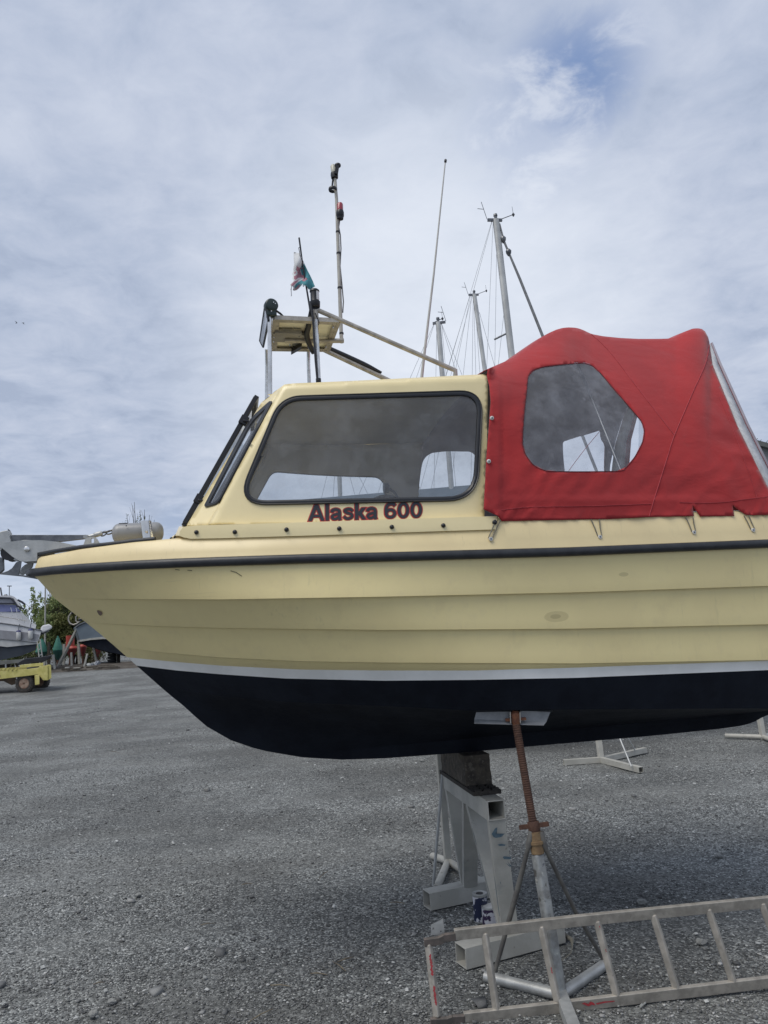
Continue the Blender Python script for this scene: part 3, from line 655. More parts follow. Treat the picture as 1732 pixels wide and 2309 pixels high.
# lettering on the cabin side
GLY = {
 'A': (.78, [([(.085, 0), (.372, .96)], .19), ([(.695, 0), (.408, .96)], .19), ([(.20, .29), (.58, .29)], .15), ([(.33, .93), (.45, .93)], .14)]),
 'l': (.27, [([(.13, 0), (.13, 1)], .20)]),
 'k': (.57, [([(.13, 0), (.13, 1)], .20), ([(.19, .26), (.47, .73)], .19), ([(.26, .42), (.49, 0)], .20)]),
 'a': (.60, [('c', [(.085, .50), (.12, .61), (.26, .665), (.40, .62), (.445, .50), (.445, .25), (.45, .12), (.49, 0)], .18), ('c', [(.44, .40), (.28, .36), (.14, .30), (.095, .19), (.16, .085), (.29, .085), (.44, .20)], .16)]),
 's': (.55, [('c', [(.47, .53), (.40, .64), (.26, .665), (.13, .61), (.12, .52), (.22, .44), (.37, .38), (.45, .29), (.43, .16), (.30, .08), (.17, .095), (.07, .21)], .165)]),
 '6': (.62, [('o', (.31, .32, .205, .235), .17), ('c', [(.52, .80), (.44, .895), (.31, .915), (.18, .84), (.11, .66), (.105, .40)], .18)]),
 '0': (.62, [('o', (.31, .5, .205, .415), .175)]), ' ': (.27, [])}
def lettering(txt, x0p, x1p, base, cap, srf, name, colm, par, grow, lift):
    tot = sum(GLY[c][0] for c in txt)-.02; sx = (x1p-x0p)/tot; mb = MB(); x = 0; q_ = 0
    for c in txt:
        if c == ' ': mb.build(name, colm, par, 0); mb = MB()
        for st in GLY[c][1]:
            closed = False; wd = (st[-1]+grow)*cap/2
            if st[0] == 'o': cx, cy, rx, ry = st[1]; pts = [(cx+rx*math.cos(a), cy+ry*math.sin(a)) for a in np.linspace(0, 2*math.pi, 29)[:-1]]; closed = True
            elif st[0] == 'c': pts = curve3(st[1], 5)
            else: pts = st[0]
            P_ = [Vector((x0p+(x+a)*sx, -b*cap)) for a, b in pts]; n = len(P_)
            if not closed:
                e = grow*cap/2; P_[0] = P_[0]+(P_[0]-P_[1]).normalized()*e; P_[-1] = P_[-1]+(P_[-1]-P_[-2]).normalized()*e
            L_, R2 = [], []
            for i in range(n):
                t = (P_[(i+1) % n]-P_[i-1]) if closed else (P_[min(i+1, n-1)]-P_[max(i-1, 0)])
                t.normalize(); nn = Vector((-t.y, t.x)); horiz = abs(t.x); ww = wd*(1-.10*horiz)
                L_.append(P_[i]+nn*ww); R2.append(P_[i]-nn*ww)
            if not closed and n == 2:               # square the stroke ends to the baseline and cap line
                for k_, idx in ((0, 0), (1, -1)):
                    if abs(P_[1].y-P_[0].y) > abs(P_[1].x-P_[0].x)*.3:
                        d = (P_[1]-P_[0]); hw = wd/abs(d.normalized().y); L_[idx] = P_[idx]+Vector((hw if d.y < 0 else -hw, 0)); R2[idx] = P_[idx]-Vector((hw if d.y < 0 else -hw, 0))
            vs = [srf(p.x, base(p.x)+p.y)-BN*(lift+q_*.00006) for p in L_+R2]; q_ += 1
            mb.add(vs, [(i, (i+1) % n, n+(i+1) % n, n+i) for i in range(n if closed else n-1)])
        x += GLY[c][0]
    return mb.build(name, colm, par, 0)
def curve3(pts, k=8):
    out = []; P_ = [pts[0]]+list(pts)+[pts[-1]]
    for i in range(1, len(P_)-2):
        for j in range(k):
            t = j/k; a, b, c, d = (Vector(P_[i+q]) for q in (-1, 0, 1, 2))
            out.append(tuple(.5*((2*b)+(c-a)*t+(2*a-5*b+4*c-d)*t*t+(3*b-a-3*c+d)*t**3)))
    out.append(tuple(pts[-1])); return out
bl = tab([(690, 1175.0), (955, 1167.5)])
cs2 = lambda x, y: B(x, y, b_cab(x, y))
M_lred = mat('decal_red', (.52, .055, .045), None, 6, .5); M_lblk = mat('decal_black', (.022, .024, .035), None, 6, .5)
lettering('Alaska 600', 695, 952, bl, 36.5, cs2, 'boat_lettering', M_lred, cabin, .13, .0008)
lettering('Alaska 600', 695, 952, bl, 36.5, cs2, 'lettering_fill', M_lblk, cabin, .02, .0030)
# ---- canvas canopy
yct = tab([(1070, 846), (1075, 843), (1095, 834), (1157, 807), (1214, 766), (1235, 752), (1255, 743), (1270, 739), (1284, 738), (1300, 739), (1313, 743), (1334, 753), (1360, 758), (1399, 762), (1440, 764), (1482, 764), (1505, 763.5), (1523, 761), (1538, 752), (1551, 745), (1562, 741), (1572, 740), (1581, 741), (1588, 744), (1596, 756), (1601, 776)])
ycb = tab([(1091, 1150), (1130, 1173), (1379, 1168.5), (1564, 1163), (1732, 1159), (1780, 1158)])
def aft_x(y): return float(np.interp(y, [744, 776, 822, 960, 1060, 1090, 1160, 1175], [1588, 1600, 1607, 1663, 1712, 1727, 1764, 1770]))
def b_can(px, py):
    yt = yct(min(px, 1601)); yb = ycb(px)
    h = max(0, min(1, (yb-py)/(yb-yt))); e = float(np.interp(px, [1090, 1180, 1300], [12, 6, 3.2]))
    bb = b_T(px)+.012+(.012 if px < 1130 else 0); bt = float(np.interp(px, [1090, 1200, 1300, 1600], [.80, .60, .50, .50]))
    b = bb+(bt-bb)*h**e-.10*h*(1-h**e)
    if px < 1110: b = max(b, b_cab(px, py)+.012)
    # folds and slack
    w_ = math.sin(math.pi*min(1, h))*min(1, (px-1085)/60)
    q = Vector((px*.011, py*.011, 0)); dx, dy = px-1300, py-1150
    b += .018*noise.noise(Vector((px*.006, py*.004, 7)))*w_
    rd = .45-1.6*abs(noise.noise(Vector((px*.022+py*.016, py*.008-px*.006, 2))))
    b += .020*rd*w_*sm(py, 1000, 1100)+.018*(.4-1.5*abs(noise.noise(Vector((px*.014-py*.024, (px+py)*.007, 5)))))*w_*sm(px, 1560, 1650)
    b += .018*noise.noise(Vector((px*.035, py*.012, 9)))*w_*sm(-px, -1190, -1130)
    b += .016*abs(noise.noise(Vector((px*.045+py*.03, py*.02, 4))))*sm(py, 1100, 1150); b = max(b, b_T(px)+.010) if py > 1120 else b
    return b
def kin(px, py): return B(px, py, b_can(px, py))
topc = [(x, yct(x)) for x in [1091]+list(range(1100, 1601, 7))+[1600]]
CO = [(1091, 1148)]+[(1097, 1030), (1103, 960), (1107, 905), (1104, 870), (1098, 846)]+topc[1:]+[(aft_x(y), y) for y in (776, 822, 880, 960, 1010, 1060, 1090, 1160)]+[(1700, 1161.5), (1683, 1160.5), (1668, 1151), (1652, 1138), (1656, 1163), (1580, 1164.5), (1572, 1153), (1562, 1138), (1565, 1163.5), (1461, 1165.5), (1379, 1170), (1250, 1172.5), (1132, 1175), (1123, 1163)]
CW = [(1192, 848), (1204, 834), (1227, 827), (1270, 822), (1313, 819), (1334, 824), (1354, 841), (1392, 886), (1430, 930), (1447, 951), (1453, 971), (1449, 996), (1432, 1029), (1412, 1053), (1391, 1062), (1264, 1063), (1227, 1060), (1202, 1047), (1186, 1025), (1179, 1000), (1183, 930), (1188, 885)]
CW = rpoly([(x, y, 6) for x, y in CW], 3)
near = MB(); panel(near, CO, [CW], kin, 8)
cn = MB(); ridge = []
W1 = rpoly([(*q, r) for q, r in zip(unmir([(958, 1023), (1075, 1016), (1080, 1130), (941, 1130)], b_can, (1130, 900)), (26, 30, 30, 20))], 7)
W2 = rpoly([(*q, r) for q, r in zip(unmir([(1269, 996), (1353, 970), (1363, 1075), (1275, 1078)], b_can, (1560, 850)), (5, 5, 5, 5))], 4)
farp = MB(); panel(farp, CO, [W1, W2], kin, 10)
cn.add(near.v, near.f); cn.add([mir(p) for p in farp.v], [f[::-1] for f in farp.f])

rows = []
for (x, y) in topc:
    p = kin(x, y); o_ = bside(p); a = .16*o_+.02
    rows.append([p+BN*o_*(2*t)+Vector((0, 0, a*.55*math.sin(math.pi*t)+.004*noise.noise(Vector((x*.05, t*5, 0)))*math.sin(math.pi*t))) for t in np.linspace(0, 1, 17)])
cn.add([p for r in rows for p in r], [(i*17+j, i*17+j+1, (i+1)*17+j+1, (i+1)*17+j) for i in range(len(rows)-1) for j in range(16)])
canopy = cn.build('canopy', [M_can, M_cin], boat, 60, merge=.003, out=True, solid=.005)
canopy.modifiers['thick'].material_offset = 1; canopy.modifiers['thick'].material_offset_rim = 0
M_seam = mat('red_seam', (.42, .05, .06), (.33, .04, .05), 40, .8); M_zip = mat('white_zip_tape', (.58, .59, .60), (.46, .47, .48), 30, .7, spots=[(18, .6, (.38, .39, .40), .5)])
def seam(pts, r=.0028, name='seam', m_=None, both=True):
    P_ = [B(x, y, b_can(x, y)+.002) for x, y in curve3(pts)]
    for side in (0, 1) if both else (0,):
        MB().tube([(mir(p) if side else p) for p in P_], r, 6).build(name, m_ or M_seam, canopy, 60)
seam([(1334, 754), (1365, 782), (1393, 815), (1440, 877), (1521, 981)]); seam([(1600, 778), (1590, 822), (1562, 885), (1521, 981), (1506, 1028), (1492, 1072), (1477, 1120), (1464, 1164)])
seam([(1130, 1150), (1200, 1143), (1330, 1141), (1469, 1136)], .0016); seam([(1533, 1133), (1620, 1133), (1710, 1122), (1745, 1118)], .0016); seam([(1619, 889), (1650, 960), (1690, 1070), (1708, 1124)], .0016)
seam([(1334, 824), (1354, 841), (1430, 930), (1447, 951), (1453, 971), (1449, 996), (1432, 1029), (1412, 1053), (1391, 1062), (1264, 1063), (1227, 1060), (1202, 1047), (1186, 1025), (1179, 1000), (1183, 930), (1188, 885), (1192, 848), (1204, 834), (1227, 827), (1270, 822), (1313, 819), (1334, 824)], .0018, 'window_piping', mat('window_piping', (.10, .02, .03), None, 9, .8), False)
for side, w__ in ((0, CW), (1, W1), (1, W2)):
    mb = MB(); panel(mb, offs(w__, -3), [], lambda x, y: B(x, y, b_can(x, y)-.003+.006*noise.noise(Vector((x*.02+y*.01, y*.02, 1)))), 12); mb.v = [(mir(p) if side else p) for p in mb.v]
    mb.build('canopy_window', M_vin, canopy, 180)
# aft curtain with the pale zip strip down its near edge
ys = [776, 822, 880, 960, 1010, 1060, 1090, 1160]
zl, zr, rr_ = [], [], []
for y in ys:
    x = aft_x(y); wd = float(np.interp(y, [776, 822, 960, 1060, 1160], [3, 14, 20, 21, 21])); rd = float(np.interp(y, [776, 822, 1160], [3, 4, 5]))
    b = b_can(x, y); zl.append(B(x+.5, y, b-.002)); zr.append(B(x+wd, y-2, b-.05)); rr_.append(B(x+wd+rd, y-4, b-.052))
for side in (0, 1):
    fx = (lambda p: mir(p)) if side else (lambda p: p); n = len(zl)
    MB().add([fx(p) for p in zl+zr], [(i, i+1, n+i+1, n+i) for i in range(n-1)]).build('zip_strip', M_zip, canopy, 30, solid=.003)
n = len(rr_); mb = MB(); vs = []
for p, q in zip(zr, rr_):
    f = mir(q); f2 = mir(p); bul = BU*.0
    vs += [p, q, q*.86+f*.14, q*.54+f*.46, q*.46+f*.54, q*.03+f*.97, f, f2]
fs = [(i*8+j, i*8+j+1, (i+1)*8+j+1, (i+1)*8+j) for i in range(n-1) for j in range(7) if not (j in (2, 4) and 1 <= i < 6)]
mb.add(vs, fs); ac = mb.build('aft_curtain', [M_can, M_cin], canopy, 40, solid=.004); ac.modifiers['thick'].material_offset = 1
for j in (2, 4):
    mb = MB(); mb.add([vs[1*8+j], vs[1*8+j+1], vs[6*8+j+1], vs[6*8+j]], [(0, 1, 2, 3)]); mb.build('canopy_window', M_vin, canopy, 0)
# canopy hoops inside
for x in (1284,):
    t_ = rows[min(range(len(topc)), key=lambda i: abs(topc[i][0]-x))]; a = B(1440, 1160, .93)
    tp = [p-Vector((0, 0, .02)) for p in t_[1:-1]]; leg = [a, (a+tp[0])/2+BN*-.01, tp[0]]
    MB().tube([a, tp[0]]+tp[1:-1]+[tp[-1], mir(a)], .011, 8).build('canopy_hoop', M_dark, canopy, 60)
# studs and shock-cord hooks
for (x, y) in [(1109, 943), (1102, 1040.5)]:
    c = B(x, y, b_can(x, y)+.003); MB().lathe(c, c-BN*.009, [(0, .0125), (.6, .0125), (1, .009)], 16).build('press_stud', M_white, canopy, 50)
    MB().lathe(c-BN*.008, c-BN*.0105, [(0, .005), (1, .005)], 10).build('press_stud', M_dark, canopy, 50)
M_cord = mat('frayed_shock_cord', (.30, .28, .22), (.12, .115, .10), 300, .9)
gs = lambda x, y: B(x, y, b_T(x)+.012)
for (hx, hy, xa, xb, ya, yb_) in [(1105, 1216, 1117, 1128, 1172, 1174), (1350.5, 1211.5, 1332, 1351, 1171, 1171), (1562, 1201, 1546, 1562, 1167, 1167), (1695, 1196, 1677, 1688, 1163, 1163)]:
    for side in (0, 1):
        fx = (lambda p: mir(p)) if side else (lambda p: p)
        c = gs(hx, hy); hk = MB(); hk.lathe(fx(c+BN*.014), fx(c-BN*.020), [(0, .013), (.25, .0125), (.45, .008), (.65, .008), (.8, .0125), (1, .011)], 16)
        h = hk.build('hook_button', M_white, deck, 50)
        MB().lathe(fx(c-BN*.0195), fx(c-BN*.022), [(0, .0045), (1, .0045)], 10).build('button_screw', M_dark, h, 50)
        a = fx(gs(xa, ya)-BN*.004); b = fx(gs(xb, yb_)-BN*.004); c1 = fx(gs(hx-4.5, hy-3)-BN*.010); c2 = fx(gs(hx, hy+4)-BN*.010); c3 = fx(gs(hx+4.5, hy-3)-BN*.010)
        MB().tube([a, (a+c1)/2+Vector((.002, 0, 0)), c1, c2, c3, (b+c3)/2-Vector((.002, 0, 0)), b], .0035, 6).build('shock_cord', M_cord, canopy, 60)
c = B(1115, 1178, b_T(1115)+.01); MB().lathe(c, c-BN*.016, [(0, .014), (.6, .014), (1, .006)], 14).build('canopy_stud', M_black, fl, 50)
# helm seat / wheel inside, dark shapes behind the window
mb = MB(); c = B(868, 1100, -.15); mb.tube([c+BU*.0+Vector((math.cos(a)*.16*BU.x, math.cos(a)*.16*BU.y, math.sin(a)*.16-.22)) for a in np.linspace(0, 6.28, 25)[:-1]], .012, 8, closed=True); mb.build('steering_wheel', M_black, boat, 60)
mb = MB(); c = B(868, 1100, .35); mb.lathe(c-BU*.01, c+BU*.03, [(0, .001), (.05, .035), (.8, .035), (1, .02)], 18); mb.tube([c+BU*.02, c+BU*.06-Vector((0, 0, .03)), c+BU*.10-Vector((0, 0, .10))], .010, 8); mb.build('compass', M_black, boat, 50)
mb = MB(); c = B(985, 1180, .1); mb.box(c+Vector((0, 0, -.05)), BU*.06, BN*.5, (0, 0, .12)); mb.box(c-BU*.1+Vector((0, 0, -.1)), BU*.14, BN*.5, (0, 0, .05)); mb.build('seat', M_cin, boat, 30, bevel=.02)
# ---- roof gantry
def bp_(pts, b, sh=0): return [B(x, y, b) for x, y in pts]
gan = MB()
n1_ = bp_([(609, 890), (608, 712)], .30); n2_ = bp_([(719, 870), (711.5, 700)], .30); f1_ = [mir(p) for p in n1_]; f2_ = [mir(p) for p in n2_]
gan.tube(n1_, .0148, 12); gan.tube(n2_, .0148, 12)
d1 = B(604, 712, .30); 

for f_ in (f1_, f2_): MB().tube([f_[0], f_[1]-Vector((0, 0, .16)), f_[1]+BN*-.06-Vector((0, 0, .03))], .0135, 10).build('gantry_post', M_ss, boat, 60)
gan.v, gan.f, gan.m = [], [], []; gan.tube(n1_, .0148, 12); fpost = gan.build('gantry_post', M_ss, boat, 60); gan = MB(); gan.tube(n2_, .0148, 12)
gantry = gan.build('gantry_post', M_ss, boat, 60)
mb = MB(); mb.lathe(B(718.5, 864, .30), B(718, 854, .30), [(0, .018), (1, .018)], 14); mb.build('clamp_ring', M_black, gantry, 50)
mb = MB(); mb.tube([n2_[0]*.12+n2_[1]*.88, n2_[1]], .019, 12); mb.build('clamp_ring', M_alu, gantry, 60)
# diagonal braces to the aft end of the roof
a = B(716, 699, .30); b = B(1012, 829, .34); c = B(1027, 835.5, .34); d = B(1027, 850, .34)
mb = MB(); mb.tube([a, b, c, d], [.0165, .0165, .017, .017], 12, flat=.9); br = mb.build('diagonal_tube', M_alu, boat, 60)
mb = MB(); mb.tube([mir(a), mir(b), mir(c), mir(d)], .018, 12); mb.build('diagonal_tube', M_alu, boat, 60)
mb = MB(); a2, b2 = mir(a), mir(b); mb.tube([a2+(b2-a2)*t+Vector((0, 0, .022+.014*math.sin(math.pi*t))) for t in np.linspace(0.02, .62, 24)], [.020]*18+[.019, .018, .016, .014, .012, .01], 9); mb.build('cable_bundle', M_black, boat, 60)
# solar panel with frame, seen from below
sp = [B(619, 714, .30), B(764, 725, .30), B(740, 789, -.24), B(613, 787, -.24)]
zz = sum(p.z for p in sp)/4
for p in sp: p.z = p.z*.5+zz*.5
def sq(s, t): return (sp[0]*(1-s)+sp[1]*s)*(1-t)+(sp[3]*(1-s)+sp[2]*s)*t
M_pan = mat('panel_back_sheet', (.80, .78, .64), (.74, .71, .58), 7, .6); M_cell = mat('solar_cells', (.01, .013, .03), None, 5, .15)
mb = MB(); q = [sq(0, 0), sq(1, 0), sq(1, 1), sq(0, 1)]; mb.prism([p+Vector((0, 0, .010)) for p in q], (0, 0, .006), 0); panel_o = mb.build('solar_panel', [M_pan], boat, 0)
mb = MB(); mb.prism([p+Vector((0, 0, .0175)) for p in [sq(.03, .03), sq(.97, .03), sq(.97, .97), sq(.03, .97)]], (0, 0, .002)); mb.build('solar_cells', M_cell, panel_o, 0)
mb = MB()
for i, (a, b) in enumerate(((0, 1), (1, 2), (2, 3), (3, 0))):
    p, q2 = q[a], q[b]; mb.bar(p, q2, .030, .024, (0, 0, 1)); c_ = sum(q, Vector())/4
    mb.bar(p+(c_-p).normalized()*.028-Vector((0, 0, .012)), q2+(c_-q2).normalized()*.028-Vector((0, 0, .012)), .003, .034, (0, 0, 1))
mb.build('panel_frame', M_alu, panel_o, 0)
mb = MB(); mb.bar(sq(-.02, .52)-Vector((0, 0, .012)), sq(.55, .55)-Vector((0, 0, .012)), .02, .15, (0, 0, 1)); mb.bar(sq(0.02, .34)-Vector((0, 0, .018)), sq(.45, .34)-Vector((0, 0, .018)), .03, .03, (0, 0, 1)); mb.build('panel_bracket', mat('grey_bracket', (.30, .29, .27), (.24, .23, .21), 8, .5, .5), panel_o, 0)
mb = MB(); c_ = sq(.42, .88)-Vector((0, 0, .02)); mb.box(c_, (sq(.5, .88)-c_).normalized()*.045, BN*.035, (0, 0, .016)); mb.build('junction_box', M_black, panel_o, 0, bevel=.004)
for s_, t_ in ((.02, .5), (.02, .65), (.42, .45), (.93, .12), (.92, .8), (.3, .75)):
    c_ = sq(s_, t_)-Vector((0, 0, .018)); MB().lathe(c_, c_-Vector((0, 0, .01)), [(0, .007), (1, .005)], 8).build('bolt', M_ss, panel_o, 50)
# forward board with black edging, between the front posts
bq = [B(597, 686, .32), B(585, 768, -.30), B(592, 782, -.30), B(604, 722, .32)]
mb = MB(); mb.prism(bq, BU*.010); bo = mb.build('spray_board', mat('clear_board', (.40, .43, .48), (.34, .37, .42), 7, .2), boat, 0)
mb = MB()
for i in range(4): mb.tube([bq[i]+BU*.005, bq[(i+1) % 4]+BU*.005], .0085, 8)
mb.build('board_edging', M_black, bo, 60)
# bracket arm carrying the light mast
a = B(722, 769, .0); b = B(775, 768, .0); mb = MB(); mb.tube([a-BU*.25, a, b], .017, 12); mb.build('mast_bracket', M_alu, boat, 60)
ml = [(770.5, 773), (769.5, 752), (767.5, 700), (764.5, 610), (762.5, 560), (759, 450), (755.5, 404), (755, 398)]
mp_ = [B(x, y, .0) for x, y in ml]
mb = MB(); mb.tube(mp_, [.0135, .0135, .0135, .013, .0125, .012, .0115, .0115], 12); mast = mb.build('light_mast', mat('ivory_tube', (.50, .48, .42), (.36, .34, .30), 9, .4, .2, spots=[(22, .66, (.14, .13, .11), .6)]), boat, 60)
for (x, y) in [(770, 752), (766, 649), (763.5, 571), (762, 523)]:
    c = B(x, y, .0); MB().lathe(c-Vector((0, 0, .006)), c+Vector((0, 0, .006)), [(0, .0165), (1, .0165)], 14).build('mast_clip', M_black, mast, 50)
cab_ = [B(x, y, .0) for x, y in [(773, 705), (774.5, 680), (771, 640), (767, 600), (769, 560), (767.5, 530), (764, 512), (766.5, 494)]]; MB().tube(cab_, .0045, 6).build('mast_cable', mat('grey_cable', (.20, .20, .20), None, 9, .6), mast, 60)
c0 = B(766.5, 496, .0)-BN*.012; c1 = B(766.3, 459.5, .0)-BN*.012; L_ = c1-c0
MB().lathe(c0, c0+L_*.52, [(0, .024), (.3, .026), (.35, .029), (.8, .029), (1, .025)], 20).build('lamp_base', M_black, mast, 50)
MB().lathe(c0+L_*.50, c1, [(0, .0235), (.8, .0225), (.95, .018), (1, .006)], 20).build('red_lamp', mat('red_lens', (.36, .03, .05), None, 6, .25, coat=.5), mast, 50)
c0 = B(754.8, 403, .0); c1 = B(752, 372, .0); L_ = c1-c0
MB().lathe(c0, c0+L_*.42, [(0, .014), (.1, .026), (.6, .0285), (1, .026)], 20).build('lamp_base', M_black, mast, 50)
MB().lathe(c0+L_*.4, c1-BU*.004, [(0, .022), (.85, .021), (1, .014)], 20).build('masthead_lamp', mat('ivory_lens', (.55, .54, .45), None, 6, .3), mast, 50)
def ringm(c, r, r2, tilt, name, par):
    mb = MB(); mb.tube([c+Vector((math.cos(a)*r, math.sin(a)*r, 0)) for a in np.linspace(0, 2*math.pi, 25)[:-1]], r2, 8, closed=True, flat=.45, up=(0, 0, 1)); return mb.build(name, M_black, par, 60)
ringm(B(761, 376.5, .0)-BN*.02, .0185, .011, 0, 'lamp_ring', mast); ringm(B(750.5, 427, .0)-BN*.0, .026, .015, 0, 'lamp_ring', mast)
mb = MB(); mb.bar(B(760, 379, .0)-BN*.03, B(757, 398, .0)-BN*.03, .02, .026, BN); mb.bar(B(751, 402, .0), B(749, 421, .0), .01, .012, BN); mb.build('lamp_stalk', M_black, mast, 0)
# white steaming lamp on the near post
c0 = B(710.5, 694, .30); c1 = B(709, 653, .30); L_ = c1-c0
nl = MB().lathe(c0, c1, [(0, .03), (.03, .0345), (.32, .0365), (.34, .030), (.36, .029), (.86, .029), (.88, .034), (.95, .033), (1, .026)], 24).build('steaming_lamp', M_black, gantry, 50)
mb = MB(); ax = L_.normalized()
pts = [c0+L_*t+(Vector((math.cos(a), math.sin(a), 0)))*.0315 for t in (.38, .85) for a in np.linspace(R_(-62), R_(25), 9)]
mb.add(pts, [(i, i+1, 9+i+1, 9+i) for i in range(8)]); mb.build('lamp_lens', mat('clear_lens', (.72, .72, .72), None, 6, .15), nl, 60)
# dark green lamp on the forward post
c = B(611, 690, .31); mb = MB(); dd = (BN*-.9+BU*.25).normalized(); mb.lathe(c-dd*.03, c+dd*.03, [(0, .03), (.1, .044), (.6, .046), (.9, .044), (1, .036)], 24)
M_dgr = mat('dark_green_housing', (.018, .035, .034), None, 9, .35); hl = mb.build('side_lamp', M_dgr, fpost, 50)
mb = MB(); mb.box(B(612, 706, .30), BU*.034, BN*.03, (0, 0, .028)); mb.build('lamp_bracket', M_dgr, hl, 30, bevel=.006)
for (x, y) in ((617, 682), (621, 685), (612, 702)):
    cc = B(x, y, .345); MB().lathe(cc, cc-BN*.006, [(0, .004), (1, .004)], 8).build('screw', M_ss, hl, 50)
# cables
mb = MB(); 
mb.tube([B(x, y, b) for x, y, b in [(703, 690, .3), (700, 712, .28), (696, 735, .2), (691, 752, .1), (695, 770, .05), (704, 790, 0), (707, 797, 0)]], [.012, .017, .020, .021, .019, .018, .014], 9)
mb.tube([B(x, y, b) for x, y, b in [(701, 685, .32), (706, 720, .33), (709, 770, .33), (712, 815, .33), (716, 858, .33)]], .0085, 7)
mb.build('cable_bundle', M_black, boat, 60)
MB().tube([B(x, y, b) for x, y, b in [(622, 700, .33), (632, 707, .3), (645, 720, .2), (660, 732, .1), (675, 742, .05), (688, 752, .05)]], .0075, 7).build('cable', M_black, boat, 60)
c = B(659, 741, .12); mb = MB(); mb.tube([B(662, 730, .12), c], .004, 6); mb.lathe(B(661, 745, .12), B(657, 740, .12), [(0, .008), (.5, .010), (1, .006)], 10); mb.build('cable_tag', M_alu, boat, 50)
MB().tube([B(x, y, .33) for x, y in [(711, 706), (716, 718), (719, 727), (718, 733)]], .0035, 6).build('cable', M_black, boat, 60)
# whip aerial
MB().tube([B(949, 870, -.35), B(955, 815, -.35), B(978, 620, -.35), B(1004.5, 362, -.35)], [.013, .011, .008, .005], 10).build('whip_aerial', mat('white_fibreglass', (.50, .50, .47), (.42, .42, .39), 6, .4), boat, 60)
MB().lathe(B(1004.3, 367, -.35), B(1005, 359, -.35), [(0, .006), (.2, .011), (.8, .011), (1, .006)], 12).build('aerial_tip', M_black, boat, 50)
# flagstaff and the worn flag
fs1, fs2 = (674.5, 536), (703, 720)
MB().tube([B(*fs1, .05), B(683, 600, .05), B(*fs2, .05)], [.0062, .0055, .0075], 8).build('flagstaff', M_black, boat, 60)
MB().tube([B(x, y, .06) for x, y in [(677, 556), (673.5, 559), (675.5, 568), (677, 578), (680, 584), (684, 590)]], .0025, 5).build('flag_toggle', M_black, boat, 60)
fp = lambda x, y: (620+x/9.217, 520+y/9.217)
FL = [fp(*q) for q in [(390, 445), (450, 458), (505, 470), (560, 575), (615, 690), (650, 760), (700, 870), (770, 1015), (838, 1160), (720, 1228), (690, 1215), (650, 1145), (620, 1140), (598, 1170), (575, 1155), (590, 1100), (560, 1130), (500, 1200), (450, 1235), (392, 1248), (372, 1235), (385, 1185), (360, 1150), (345, 1235), (350, 1350), (335, 1372), (330, 1240), (322, 1225), (340, 1165), (316, 1130), (345, 1085), (380, 1050), (366, 1000), (378, 940), (366, 905), (385, 850), (388, 780), (402, 700), (395, 620), (392, 520)]]
teal = [fp(*q) for q in [(612, 690), (648, 760), (698, 870), (768, 1015), (834, 1158), (720, 1222), (690, 1208), (650, 1140), (610, 1130), (582, 1150), (590, 1095), (500, 1180), (420, 1200), (400, 1170), (430, 1110), (520, 1050), (600, 1010), (560, 930), (530, 800), (545, 740)]]
drag = [[fp(*q) for q in L_] for L_ in ([(455, 730), (490, 765), (545, 770), (595, 775), (550, 795), (515, 800), (530, 860), (555, 920), (600, 930), (640, 975), (680, 1010), (640, 1040), (610, 1060), (560, 1040), (600, 1000), (540, 975), (480, 985), (430, 1030), (395, 1010), (395, 950), (440, 930), (470, 900), (465, 850), (440, 810)], [(405, 860), (440, 850), (425, 895), (400, 905)], [(395, 1060), (440, 1040), (500, 1010), (470, 1055), (420, 1100), (370, 1150), (345, 1150), (340, 1115)], [(430, 1190), (490, 1130), (540, 1110), (500, 1170), (440, 1215), (400, 1225)])]
def flag_s(x, y): return B(x, y, .045+.018*math.sin(x*.22+y*.05)+.012*math.sin(y*.13))
F_w = mat('flag_white', (.72, .73, .73), (.62, .63, .64), 9, .9); F_t = mat('flag_teal', (.10, .34, .38), (.08, .28, .32), 9, .9); F_r = mat('flag_faded_red', (.52, .25, .29), (.38, .18, .23), 20, .9)
mb = MB(); panel(mb, FL, [], flag_s, 3.2, regions=[teal]+drag, mi=0)
mb.m = [0 if m_ == 0 else (1 if m_ == 1 else 2) for m_ in mb.m]
fb_ = B(690, 640, .05); flag = mb.build('flag', [F_w, F_t, F_r], None, 180, loc=fb_, solid=.0015)
tag(flag, 'tattered white and teal flag with a faded red emblem on a black staff', 'flag')
# ---- bow gear
WL = MB()
def capsule(mb, a, b, r, n=20, rz=1.0, fl=.35):
    a = Vector(a); b = Vector(b); L_ = (b-a).length; k = 7; prof = []
    for i in range(k): an = math.pi/2*i/(k-1); prof.append((fl*r*(1-math.cos(an))*1.0/L_+0, r*math.sin(an)))
    prof = [(fl*r*(1-math.cos(math.pi/2*i/(k-1)))/L_*2, r*math.sin(math.pi/2*i/(k-1))**.75) for i in range(k)]
    prof = prof+[(1-t, rr) for t, rr in prof[::-1]]
    return mb.lathe(a, b, prof, n)
capsule(WL, B(253, 1204, .02), B(369, 1199, .02), .066, 26)
M_wind = mat('windlass_grey', (.28, .285, .29), (.25, .255, .26), 5, .4, .1, bump=.05)
wl = WL.build('windlass', M_wind, boat, 50)
mb = MB(); mb.box(B(279, 1183, .02)+Vector((0, 0, .0)), BU*.028, BN*.03, (0, 0, .007)); mb.build('windlass_lid', M_black, wl, 30, bevel=.003)
c = B(285, 1185.5, .09); MB().lathe(c, c-BN*.008, [(0, .005), (1, .004)], 8).build('windlass_screw', M_dark, wl, 50)
